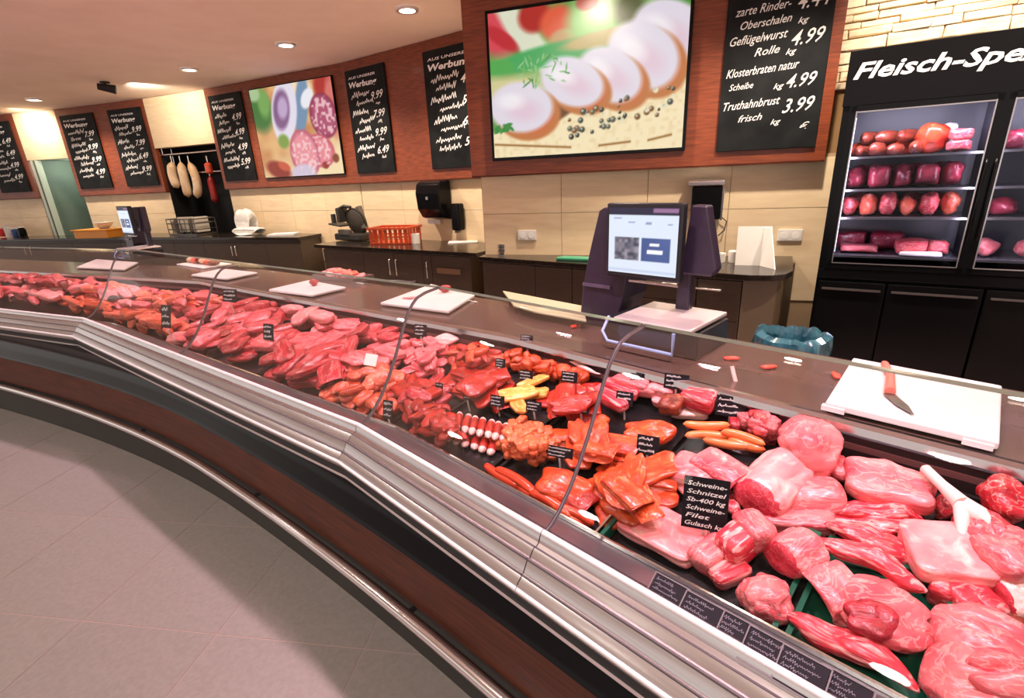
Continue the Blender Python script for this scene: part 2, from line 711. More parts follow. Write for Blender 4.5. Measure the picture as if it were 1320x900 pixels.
# ------------------------------------------------------------------ ceiling lights
ring_m = mat('downlight_ring', (.72, .66, .62), .35, .6)


def downlight(x, y, label):
    o = thing('downlight', label, 'ceiling light', (x, y, CEIL), 0, 'recessed ceiling lights')
    MB().lathe([(.062, -.002), (.062, -.014), (.085, -.016), (.092, -.006), (.092, .004)], 28, caps=False).build('trim_ring', ring_m, o, 40)
    MB().lathe([(.001, -.004), (.061, -.004), (.061, -.0035), (.001, -.0035)], 24, caps=False).build('lamp', lamp_on, o)
    return o


for (x, y), lab in zip(DOWNLIGHTS_AND_ADDED[:4], ('recessed round ceiling light farthest left, above the cream doorway panel',
                                        'small recessed round ceiling light above the hanging sausages and salami picture',
                                        'recessed round ceiling light above the board right of the salami picture',
                                        'largest recessed round ceiling light, nearest the big screen')):
    downlight(x, y, lab)
p = un(137, 113, 2.74)
sp = thing('spotlight', 'black spotlight hanging from the ceiling near the cream panel over the sausages', 'spotlight', (p.x, p.y, CEIL))
MB().lathe([(.05, -.012), (.05, 0)], 20).build('mount', black_matt, sp)
MB().tube([(0, 0, -.01), (0, 0, -.06)], .012).build('stem', black_matt, sp)
MB().tube([(-.07, -.04, -.05), (.08, .04, -.08)], [.035, .05], 16).build('housing', black_matt, sp, 40)
# wall washers that light the cream panels
for px, py, tg in ((168, 108, (-4.4, 7.62, 2.5)), (8, 140, (-7.2, 8.56, 2.45))):
    q = un(px, py, 2.79)
    spot((q.x, q.y, 2.74), tg, 40, (1, .88, .72), 120, .8, .06)


# ------------------------------------------------------------------ display case
case = thing('meat_display_case', 'long curved butcher counter with steel bumper, wood front and curved glass', 'display case')
SM = smooth_poly(offset(REF, .07))
sweep(MB(), SM, [(.0, 0), (.0, .20), (.03, .22), (.06, .22), (.06, 0)], True).build('plinth', mat('plinth_black', srgb(38, 36, 32), .35), case, 30)
sweep(MB(), SM, [(-.045, .30), (-.055, .50), (-.05, .505), (0, .505), (0, .30)], True).build('front_panel', wood_dark, case, 30)
sweep(MB(), SM, [(.0, .20), (-.02, .24), (-.045, .30), (.0, .30)], True).build('lower_panel', black_matt, case, 30)
pf = [(-.058, .505), (-.05, .52), (-.02, .55), (.0, .59), (.005, .63), (-.005, .67), (-.03, .70), (-.06, .715), (.05, .715), (.05, .505)]
sweep(MB(), SM, pf, True).build('shadow_panel', black, case, 50)  # black gloss concave panel above the wood front
rl = offset(SM, -.075)
MB().tube([(q.x, q.y, .275) for q in rl], .021, 12).build('bumper_pipe', chrome, case, 60)
for k in range(6, len(SM) - 4, 7):
    q = SM[k]
    MB().tube([(rl[k].x, rl[k].y, .275), (q.x, q.y, .27)], .009, 8).build('pipe_bracket', steel_dark, case, 60)
bump_prof = [(.015, .845), (.004, .868), (-.008, .872), (-.015, .862), (-.019, .850), (-.030, .843), (-.033, .847), (-.038, .842),
             (-.047, .830), (-.050, .834), (-.055, .828), (-.066, .808), (-.070, .806), (-.074, .801), (-.082, .795), (-.089, .782),
             (-.086, .768), (-.078, .757), (-.02, .752), (.015, .752)]
JOINT = RB2 + DC * .72
ridge_m = mat('pale_aluminium_ridge', (.93, .89, .91), .32, .35)  # lamp highlight along the bumper ridges, put into a pale colour
groove_m = mat('groove_seal', (.10, .085, .09), .5)  # thin dark strips along the bumper grooves
for a, b in (([R0, RB1], 0), ([RB1, RB2], 0), ([RB2, JOINT], 0), ([JOINT, R3], 0)):
    full = REF if JOINT not in a else [RB2, JOINT, R3]
    ms = dict((tuple(p), n) for p, n in zip(REF, mitre(REF)))
    ms[tuple(JOINT)] = left_normal(RB2, R3)
    d = (a[1] - a[0]).normalized()
    vs, m = [], len(bump_prof)
    for e, q in enumerate(a):
        q2 = q + d * (.0012 if e == 0 else -.0012)
        n = ms[tuple(q)]
        vs += [(q2.x + n.x * t_, q2.y + n.y * t_, z_) for t_, z_ in bump_prof]
    fs = [(k, (k + 1) % m, m + (k + 1) % m, m + k) for k in range(m)] + [tuple(range(m)), tuple(range(m, 2 * m))[::-1]]
    bp_ = MB().add(vs, fs).build('steel_bumper', steel, case, 25)
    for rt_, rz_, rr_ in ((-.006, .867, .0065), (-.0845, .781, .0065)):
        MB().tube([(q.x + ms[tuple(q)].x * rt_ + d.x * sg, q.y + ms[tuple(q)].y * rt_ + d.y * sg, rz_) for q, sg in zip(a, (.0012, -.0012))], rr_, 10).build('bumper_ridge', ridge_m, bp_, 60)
    for rt_, rz_ in ((-.029, .8445), (-.0535, .8325), (-.0705, .8065)):
        MB().tube([(q.x + ms[tuple(q)].x * rt_ + d.x * sg, q.y + ms[tuple(q)].y * rt_ + d.y * sg, rz_) for q, sg in zip(a, (.0012, -.0012))], .0028, 6).build('groove_seal', groove_m, bp_, 60)
sweep(MB(), REF, [(-.074, .757), (-.07, .728), (-.02, .722), (-.02, .757)], True).build('bumper_gasket', black_matt, case)
sweep(MB(), REF, [(-.074, .728), (-.074, .718), (-.062, .712), (-.02, .714), (-.02, .724)], True).build('lower_lip', chrome, case, 30)
sweep(MB(), REF, [(.012, .862), (.118, .800), (.121, .806), (.126, .806), (.13, .745), (.13, .70), (.012, .70)], True).build('label_ledge', ledge_m, case)
sweep(MB(), REF, [(.118, .8015), (.121, .8075), (.126, .8075), (.126, .80)], True).build('ledge_trim', chrome, case)
sweep(MB(), REF, [(.128, .745), (.69, .8515), (.70, .8515), (.70, .70), (.128, .70)], True).build('deck', deck_m, case)
sweep(MB(), REF, [(.692, .84), (.692, .925), (.71, .925), (.71, .84)], True).build('back_panel', mat('case_back', (.05, .03, .035), .35), case)
sweep(MB(), REF, [(.69, .886), (.688, .900), (.692, .902)], False).build('back_strip', mat('pinkish_strip', (.36, .16, .18), .3), case)  # pink lamp light on the back wall, painted as a strip
sweep(MB(), REF, [(.672, .935), (.676, .952), (.690, .958), (.715, .952), (.715, .925), (.68, .925)], True).build('rear_rail', mat('satin_rail', (.66, .60, .62), .2, 1.), case, 30)
sweep(MB(), REF, [(.70, .918), (.70, .951), (1.16, .951), (1.165, .945), (1.165, .918)], True).build('rear_worktop', worktop_m, case)
sweep(MB(), REF, [(.72, .0), (.72, .918), (1.12, .918), (1.12, 0)], True).build('rear_body', mat('case_rear', (.03, .026, .024), .45), case)

# curved glass, one pane for each run between the joints
GP = [(.003, .868), (.020, .874), (.043, .890), (.078, .925), (.113, .973), (.145, 1.027), (.172, 1.080), (.196, 1.126), (.215, 1.158),
      (.236, 1.183), (.258, 1.200), (.294, 1.210), (.355, 1.216)]


def thick(prof, w):
    out = []
    for i, (t_, z_) in enumerate(prof):
        a, b = prof[max(i - 1, 0)], prof[min(i + 1, len(prof) - 1)]
        dx, dz = b[0] - a[0], b[1] - a[1]
        l = math.hypot(dx, dz)
        out.append((t_ + dz / l * w, z_ - dx / l * w))
    return out


GL = GP + thick(GP, .008)[::-1]


def at_run(k, s):
    return REF[k] + (REF[k + 1] - REF[k]).normalized() * s


LB = (RB2 - RB1).length
cuts = [at_run(0, 1.6), at_run(0, 3.1), RB1, at_run(1, LB / 2), RB2, JOINT, R3]
nmap = dict((tuple(p), n) for p, n in zip(REF, mitre(REF)))
cuts = [R0] + cuts
for i, (a, b) in enumerate(zip(cuts[:-1], cuts[1:])):
    n0 = left_normal(a, b)
    d = (b - a).normalized()
    na, nb = nmap.get(tuple(a), n0), nmap.get(tuple(b), n0)
    m = len(GL)
    vs = []
    for q, n, sg in ((a, na, 1), (b, nb, -1)):
        q2 = q + d * sg * .0025
        vs += [(q2.x + n.x * t_, q2.y + n.y * t_, z_) for t_, z_ in GL]
    fs = [(k, (k + 1) % m, m + (k + 1) % m, m + k) for k in range(m)] + [tuple(range(m)), tuple(range(m, 2 * m))[::-1]]
    mb = MB().add(vs, fs)
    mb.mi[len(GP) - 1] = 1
    mb.mi[m] = mb.mi[m + 1] = 2
    mb.build('glass_pane', [glass, glass_edge, mat('pane_side_edge', (.16, .15, .155), .5)], case, 40)
    if i:
        sl = MB()
        n = na
        sl.tube([(a.x + n.x * t_, a.y + n.y * t_, z_) for t_, z_ in thick(GP, .004)[:-1]], .0022, 6)
        sl.build('glass_joint', mat('joint_seal', (.16, .13, .15), .4), case, 60)


# ------------------------------------------------------------------ wall boards
def frame_at(L, Rr):
    """origin and rotation of a flat wall thing between two plan points (left, right as seen)"""
    L, Rr = Vector(L), Vector(Rr)
    d = (Rr - L)
    return (L + Rr) / 2, math.atan2(d.y, d.x), d.length


def on_line(a, b, px0, px1, py):
    return hit(px0, py, a, b), hit(px1, py, a, b)


def chalkboard(L, Rr, z0, z1, label, seed, rows=4, big=None):
    c, rz, w = frame_at(L, Rr)
    n = Vector((-math.sin(rz), math.cos(rz)))
    h = z1 - z0
    o = thing('chalkboard', label, 'chalkboard', (c.x, c.y, (z0 + z1) / 2), rz, 'hanging price boards')
    MB().box((0, -.012, 0), (w, .022, h)).build('board', slate, o, bevel=.004)
    hd = MB()
    put_text(hd, 'AUS UNSERER', -w * .42, h * .415, h * .022, w * .70, .15, .012, y=-.0245)
    put_text(hd, 'Werbung', -w * .42, h * .335, h * .052, w * .72, .18, .03, y=-.0245)
    hd.build('heading', white_ink, o)
    wr_ = MB()
    if big:
        for body, x, z_, hh, ww in big:
            put_text(wr_, body, x * w, z_ * h, hh * h, ww * w, .35, .006, .06, y=-.0245)
    else:
        r = random.Random(seed)
        for k in range(rows):
            zt = h * (.24 - k * .17)
            scribble(wr_, -w * .42 + r.uniform(0, .05) * w, zt, w * r.uniform(.36, .5), h * .05, seed * 50 + k, -.0245, .17, .06)
            scribble(wr_, -w * .34 + r.uniform(0, .08) * w, zt - h * .075, w * r.uniform(.3, .45), h * .045, seed * 50 + k + 10, -.0245, .16, .06)
            put_text(wr_, r.choice(['4.99', '7.99', '5.99', '6.49', '9.99']), w * .12, zt - h * .045, h * .07, w * .30, .35, .012, .06, y=-.0245)
            scribble(wr_, w * .22, zt - h * .09, w * .1, h * .03, seed * 50 + k + 20, -.0245, .2)
    wr_.build('chalk_writing', chalk, o, kind='stuff')
    return o


def seg_pts(k, x0, x1, off=0.):
    """two points on the front of fascia run k between plan x0 and x1"""
    a, b = FASC[k], FASC[k + 1]
    n = left_normal(a, b)
    f = lambda x: a + (b - a) * ((x - a.x) / (b.x - a.x)) + n * off
    return f(x0), f(x1)


ZB0, ZB1 = 1.65, 2.705
chalkboard(*seg_pts(0, -8.32, -7.70, -.001), ZB0, ZB1, 'chalk price board farthest left, beside the grey doorway', 1)
chalkboard(*seg_pts(2, -6.70, -6.02, -.001), ZB0, ZB1, 'chalk price board just right of the grey doorway', 2)
chalkboard(*seg_pts(2, -5.72, -5.10, -.001), ZB0, ZB1, 'chalk price board just left of the cream panel above the sausages', 3)
chalkboard(*seg_pts(4, -3.82, -3.25, -.001), ZB0, ZB1, 'chalk price board touching the left side of the salami picture', 4)
chalkboard(*seg_pts(5, -1.68, -1.18, -.001) if False else seg_pts(5, -1.68, -1.17, -.001), ZB0, ZB1, 'chalk price board right of the salami picture, above the slicer', 5)
chalkboard(*seg_pts(5, -.72, -.12, -.001), ZB0, ZB1, 'chalk price board half hidden behind the big screen wall', 6)
RB = lambda u, off: RW0 + RD * u + RN * off
chalkboard(RB(1.845, BOX_OFF - .001), RB(2.437, BOX_OFF - .001), 1.64, 2.70, 'largest nearest chalk price board, right of the big screen', 7, big=[
    ('zarte Rinder-', -.42, .235, .045, .52), ('4.44', .16, .235, .075, .30), ('Oberschalen', -.36, .165, .042, .48), ('kg', .18, .165, .03, .1),
    ('Geflügelwurst', -.45, .085, .046, .55), ('4.99', .14, .055, .075, .30), ('Rolle', -.2, .02, .042, .24), ('kg', .1, .012, .03, .1),
    ('Klosterbraten natur', -.46, -.085, .046, .70), ('Scheibe', -.42, -.155, .035, .24), ('kg', .02, -.165, .03, .1), ('4.99', .14, -.165, .07, .28),
    ('Truthahnbrust', -.46, -.265, .046, .56), ('3.99', .13, -.30, .075, .30), ('frisch', -.30, -.335, .038, .24), ('kg', .03, -.36, .03, .1), ('€', .32, -.40, .04, .09)])


# ------------------------------------------------------------------ pictures
def ell(U, V, asp, cx, cy, rx, ry, rot=0, soft=.08):
    x = (U - cx) * asp
    y = V - cy
    c, s = math.cos(rot), math.sin(rot)
    q = np.sqrt(((x * c + y * s) / rx) ** 2 + ((-x * s + y * c) / ry) ** 2)
    return np.clip((1 - q) / soft + .5, 0, 1)[..., None]


def vnoise(U, V, sx, sy, seed):
    r = np.random.RandomState(seed)
    g = r.rand(sy + 2, sx + 2)
    x, y = U * sx, V * sy
    i, j = x.astype(int), y.astype(int)
    fx, fy = x - i, y - j
    fx = fx * fx * (3 - 2 * fx)
    fy = fy * fy * (3 - 2 * fy)
    return (g[j, i] * (1 - fx) * (1 - fy) + g[j, i + 1] * fx * (1 - fy) + g[j + 1, i] * (1 - fx) * fy + g[j + 1, i + 1] * fx * fy)[..., None]


def over(img, m, c):
    return img * (1 - m) + np.array(c) / 255 * m


def roast_picture(U, V):
    A = 1.43
    n1 = vnoise(U, V, 12, 9, 1)
    n2 = vnoise(U, V, 50, 36, 2)
    img = np.ones(U.shape + (3,)) * np.array((96, 150, 70)) / 255
    img = over(img, n1 * .6, (176, 218, 140))
    for e, c in [((.02, .12, .22, .14, .5, .5), (214, 70, 84)), ((.20, .18, .36, .09, .9, .4), (222, 226, 200)), ((.07, .17, .15, .05, .6, .4), (190, 40, 50)),
                 ((.25, .06, .12, .10, 0, .4), (176, 40, 34)), ((.37, .12, .13, .11, 0, .4), (226, 92, 60)), ((.40, .22, .10, .06, 0, .4), (200, 160, 110)),
                 ((.56, .13, .20, .16, 0, .5), (150, 206, 120)), ((.60, .05, .14, .10, 0, .5), (196, 230, 160)), ((.52, .02, .08, .05, 0, .4), (180, 60, 50)),
                 ((.77, .11, .18, .12, .2, .5), (88, 96, 58)), ((.90, .04, .16, .10, 0, .5), (120, 176, 84)), ((.95, .12, .10, .08, 0, .5), (70, 140, 50)),
                 ((.30, .32, .42, .07, -.12, .4), (62, 168, 92)), ((.05, .36, .12, .05, 0, .4), (80, 170, 80)), ((.60, .25, .3, .05, -.1, .4), (190, 170, 110))]:
        img = over(img, ell(U, V, A, *e), c)
    img = over(img, np.clip((V - .40 - (U - .1) * .02) / .06, 0, 1)[..., None] * ell(U, V, A, .0, .52, .45, .14, 0, .5), (214, 206, 150))
    table = np.clip((V - (.80 - .26 * U)) / .03, 0, 1)[..., None]
    img = over(img, table, (250, 232, 190))
    img = over(img, table * np.clip(n2 - .5, 0, 1), (226, 196, 140))
    # shadow colour of the printed crust under the slices
    for e, c in [((.34, .70, .20, .07, -.35, .3), (110, 70, 40)), ((.60, .62, .22, .06, -.3, .3), (120, 74, 44)), ((.88, .53, .22, .05, -.25, .3), (70, 60, 60))]:
        img = over(img, ell(U, V, A, *e), c)
    # pale roast slices, from the back to the front, each with a browned rim
    for cx, cy, rx, ry, ro in [(.92, .28, .26, .19, .5), (.80, .40, .26, .20, .6), (.64, .50, .24, .17, .5), (.45, .52, .24, .16, .4), (.17, .66, .25, .18, .1)]:
        img = over(img, ell(U, V, A, cx + .03, cy + .04, rx * 1.04, ry * 1.04, ro, .12), (196, 120, 66))
        img = over(img, ell(U, V, A, cx + .06, cy + .05, rx * .6, ry * .7, ro, .5) * .6, (224, 96, 60))
        img = over(img, ell(U, V, A, cx - .008, cy - .012, rx * 1.02, ry * .98, ro, .18), (228, 220, 232))
        img = over(img, ell(U, V, A, cx + .01, cy + .01, rx * .5, ry * .4, ro, .9) * .6, (228, 190, 206))
        img = over(img, ell(U, V, A, cx - .06, cy - .06, rx * .4, ry * .3, ro, .9) * .7, (252, 248, 250))
    r = random.Random(3)
    for _ in range(34):   # herbs
        img = over(img, ell(U, V, A, .16 + r.random() * .26, .50 - r.random() * .18, .012 + r.random() * .03, .006, r.uniform(-1.5, 1.5), .5), r.choice([(60, 140, 70), (110, 180, 100), (150, 200, 140)]))
    for _ in range(12):
        img = over(img, ell(U, V, A, .02 + r.random() * .10, .76 + r.random() * .05, .03, .012, r.uniform(-1, 1), .5), (50, 140, 60))
    for _ in range(46):   # peppercorns
        u = .40 + r.random() * .56
        v = .86 - .24 * u + r.uniform(-.04, .13)
        s = r.uniform(.010, .022)
        img = over(img, ell(U, V, A, u, v, s, s, 0, .4), r.choice([(40, 44, 40), (60, 70, 60), (90, 90, 70), (236, 226, 190), (120, 80, 40)]))
        img = over(img, ell(U, V, A, u - .004, v - .006, s * .4, s * .4, 0, .6), (190, 196, 180))
    for u0, u1, v0, v1 in ((.0, .44, .90, .955), (.58, .75, .955, .94), (.83, .95, .94, .91)):
        tt = np.clip((U - u0) / (u1 - u0), 0, 1)
        ln = np.exp(-((V - (v0 + (v1 - v0) * tt)) / .008) ** 2) * (U > u0) * (U < u1)
        img = over(img, ln[..., None], (150, 100, 44))
    return img


def salami_picture(U, V):
    A = 1.28
    n1 = vnoise(U, V, 10, 8, 5)
    n2 = vnoise(U, V, 40, 34, 6)
    img = np.ones(U.shape + (3,)) * np.array((196, 120, 70)) / 255
    img = over(img, n1, (236, 190, 130))
    img = over(img, np.clip((U - .1) * 1.0 + (V - .72) * 2.2, 0, 1)[..., None], (250, 226, 180))
    for e, c in [((.10, .25, .20, .22, 0, .5), (66, 120, 56)), ((.16, .16, .10, .16, 0, .6), (120, 170, 90)), ((.05, .05, .1, .08, 0, .5), (170, 200, 150)),
                 ((.62, .08, .20, .14, 0, .4), (252, 226, 190)), ((.90, .08, .13, .16, .2, .4), (178, 50, 44)), ((.98, .3, .1, .3, 0, .4), (220, 120, 110)),
                 ((.62, .25, .10, .34, .3, .3), (120, 150, 180)), ((.40, .28, .20, .36, .3, .15), (232, 226, 240)), ((.37, .26, .13, .22, .3, .3), (136, 96, 140)),
                 ((.39, .24, .08, .12, .3, .5), (196, 170, 206)), ((.70, .18, .08, .12, .8, .3), (240, 240, 246)),
                 ((.86, .38, .20, .24, -.2, .12), (146, 52, 84)), ((.86, .38, .16, .20, -.2, .3), (180, 84, 116)),
                 ((.76, .74, .22, .18, .3, .12), (206, 90, 110)), ((.76, .74, .18, .14, .3, .3), (236, 140, 150)),
                 ((.57, .76, .23, .27, -.15, .10), (196, 96, 120)), ((.57, .76, .19, .23, -.15, .25), (238, 150, 160)),
                 ((.52, .97, .20, .10, 0, .3), (214, 200, 220)), ((.20, .92, .20, .10, .3, .4), (150, 50, 36)), ((.28, .88, .10, .05, .3, .4), (206, 90, 60)),
                 ((.33, .60, .09, .08, 0, .5), (130, 160, 70)), ((.80, .90, .05, .04, 0, .4), (150, 50, 40)), ((.93, .83, .05, .05, 0, .4), (140, 70, 40))]:
        img = over(img, ell(U, V, A, *e), c)
    fat = np.clip((n2 - .55) * 6, 0, 1)
    disc = np.maximum(ell(U, V, A, .86, .38, .18, .21, -.2, .1), np.maximum(ell(U, V, A, .76, .74, .2, .16, .3, .1), ell(U, V, A, .57, .76, .21, .24, -.15, .1)))
    img = over(img, fat * disc * .8, (252, 214, 214))
    return img


def wall_screen(name, L, Rr, z0, z1, label, fn, nx, nz, fr=.022):
    c, rz, w = frame_at(L, Rr)
    h = z1 - z0
    o = thing(name, label, 'screen' if name == 'display_screen' else 'picture', (c.x, c.y, (z0 + z1) / 2), rz)
    MB().box((0, -.014, 0), (w, .026, h)).build('frame', black, o, bevel=.003)
    painting('picture_print', w - 2 * fr, h - 2 * fr, nx, nz, fn, print_m, o, -.0285)
    return o


wall_screen('display_screen', RB(.235, BOX_OFF - .001), RB(1.645, BOX_OFF - .001), 1.662, 2.66, 'large lit screen showing sliced roast with peppercorns and herbs', roast_picture, 210, 150)
wall_screen('wall_picture', *seg_pts(4, -3.10, -1.86, -.001), 1.655, 2.70, 'square lit wall picture of sliced salami and ham', salami_picture, 120, 94, .012)

# ------------------------------------------------------------------ wall cabinets behind the counter
handle_m = mat('satin_handle', (.72, .68, .64), .25, 1.)


def cabinet(a, b, back_a, back_b, label, fronts, top=.885, group='base cabinets on the back wall', side_b=False):
    """base unit between front plan points a (left) and b (right); fronts: list of (x0, x1, z0, z1, handle)"""
    d = (b - a)
    L = d.length
    rz = math.atan2(d.y, d.x)
    o = thing('base_cabinet', label, 'cabinet', (a.x, a.y, 0), rz, group)
    MB().prism([(.004, .018), (L - .004, .018), (L - .03, back_b), (.03, back_a)], 0.06, top).build('body', cab, o)
    MB().prism([(.01, .05), (L - .01, .05), (L - .03, max(back_b - .01, .06)), (.03, max(back_a - .01, .06))], 0, .06).build('plinth', black_matt, o)
    for x0, x1, z0, z1, hd, kind in fronts:
        f = MB().box(((x0 + x1) / 2 * L, .009, (z0 + z1) / 2), ((x1 - x0) * L - .005, .017, z1 - z0 - .005)).build(kind, cab, o, bevel=.002)
        if hd:
            hx, hz, hl, vert = hd
            hx *= L
            if vert:
                pts = [(hx, -.0, hz - hl / 2), (hx, -.03, hz - hl / 2), (hx, -.03, hz + hl / 2), (hx, -.0, hz + hl / 2)]
            else:
                pts = [(hx - hl / 2, -.0, hz), (hx - hl / 2, -.03, hz), (hx + hl / 2, -.03, hz), (hx + hl / 2, -.0, hz)]
            MB().tube(pts, .007, 8).build('handle', handle_m, f, 60)
    return o


CF0, CF1 = Vector((-.24, 4.22)), Vector((1.45, 2.97))     # front line of the right hand counter
CD = (CF1 - CF0).normalized()
CN = Vector((-CD.y, CD.x))


def wall_depth(p):
    k = (RW0 - p).dot(RN) / CN.dot(RN)
    return max(k - .012, .03)


def front_pt(px, py):
    q = hit(px, py, CF0, CF1)
    return Vector((q.x, q.y))


cut_px = [front_pt(623, 360), front_pt(690, 370), front_pt(790, 380), front_pt(897, 385), CF1 - CD * .04]
labs = ['narrow brown base cabinet at the left corner of the right counter', 'brown base cabinet behind the till, left of its tower',
        'brown base cabinet with chrome handle below the till screen', 'brown base cabinet at the right end beside the black refrigerator']
fr_sets = [[(0, 1, .07, .88, None, 'door')],
           [(0, .5, .07, .88, None, 'door'), (.5, 1, .07, .88, None, 'door')],
           [(0, 1, .72, .88, (.62, .835, .26, False), 'drawer'), (0, .66, .07, .72, (.60, .64, .10, True), 'door'), (.66, 1, .07, .72, None, 'door')],
           [(0, 1, .62, .88, (.30, .82, .15, False), 'drawer'), (0, 1, .07, .62, None, 'door')]]
for i in range(4):
    a, b = cut_px[i], cut_px[i + 1]
    cabinet(a, b, wall_depth(a), wall_depth(b), labs[i], fr_sets[i])
e = thing('cabinet_end_panel', 'light brown end panel of the right counter beside the refrigerator', 'panel')
MB().prism([CF1 - CD * .038 + CN * .02, Vector((1.66, 3.04)), Vector((2.02, 3.50)), Vector((1.97, 3.53)), CF1 - CD * .038 + CN * .10], 0, .885).build('panel', cab_side, e)
wt = [RB(.07, -.004), CF0 - CN * .012, CF1 - CN * .012, Vector((1.56, 2.925)), Vector((1.66, 2.955)), Vector((1.745, 3.04)), RB(2.42, -.004)]
tag(MB().prism([tuple(p) for p in wt], .886, .923).build('worktop', counter_top, None, bevel=.004), 'dark polished worktop with rounded corner on the right cabinets', 'worktop')

MF0, MF1 = Vector((-2.10, 5.67)), Vector((-.27, 4.44))
MD = (MF1 - MF0).normalized()
MN = Vector((-MD.y, MD.x))


def mid_depth(p):
    a, b = (FASC[5], FASC[6]) if p.x > -1.45 else (FASC[5], FASC[6])
    n = left_normal(a, b)
    return (a + n * .055 - p).dot(n) / MN.dot(n)


mcuts = []
for px in (420, 470, 545, 607):
    q = hit(px, 345, MF0, MF1)
    mcuts.append(Vector((q.x, q.y)))
labs = ['brown base cabinet under the slicer, at the open end of the middle counter', 'brown base cabinet with two chrome handles below the orange crate',
        'brown base cabinet with one chrome handle and a lighter vent plate']
fr_sets = [[(0, 1, .07, .88, None, 'door')],
           [(0, .54, .07, .88, (.49, .74, .15, True), 'door'), (.54, 1, .07, .88, (.60, .74, .15, True), 'door')],
           [(0, .2, .07, .88, (.13, .74, .15, True), 'door'), (.2, 1, .07, .88, None, 'door')]]
for i in range(3):
    a, b = mcuts[i], mcuts[i + 1]
    dpt = min(mid_depth(a), mid_depth(b)) - .01
    o = cabinet(a, b, dpt, dpt, labs[i], fr_sets[i])
    if i == 2:
        L = (b - a).length
        MB().box((L * .55, -.002, .74), (L * .48, .006, .05)).build('vent_plate', mat('vent_plate', srgb(120, 92, 72), .4), o)
wt = [MF0 - MD * .06 - MN * .015, MF1 - MN * .015, MF1 + MD * .0 + MN * (min(mid_depth(MF1), .9) - .005), MF0 - MD * .06 + MN * (mid_depth(MF0) - .06)]
tag(MB().prism([tuple(p) for p in wt], .886, .923).build('worktop', counter_top, None, bevel=.004), 'dark worktop carrying the slicer and the orange crate', 'worktop')

LF = [Vector(p) for p in ((-8.3, 8.17), (-5.65, 7.52), (-4.08, 6.88), (-2.54, 6.27))]
labs = ['dark base cabinet run at the far left before the doorway', 'dark base cabinet behind the left till', 'dark base cabinet with twin chrome handles left of the gap']
for i in range(3):
    a, b = LF[i], LF[i + 1]
    cabinet(a, b, .5, .40 if i == 2 else .5, labs[i], [(0, .34, .07, .88, (.32, .78, .12, True), 'door'), (.34, .66, .07, .88, (.36, .78, .12, True), 'door'), (.66, 1, .07, .88, None, 'door')], .918)
lo = offset(LF, .50)
lo[3] = LF[3] + left_normal(LF[2], LF[3]) * .40
wt = offset(LF, -.015) + lo[::-1]
tag(MB().prism([tuple(p) for p in wt], .919, .955).build('worktop', counter_top, None, bevel=.004), 'long dark worktop behind the left till', 'worktop')


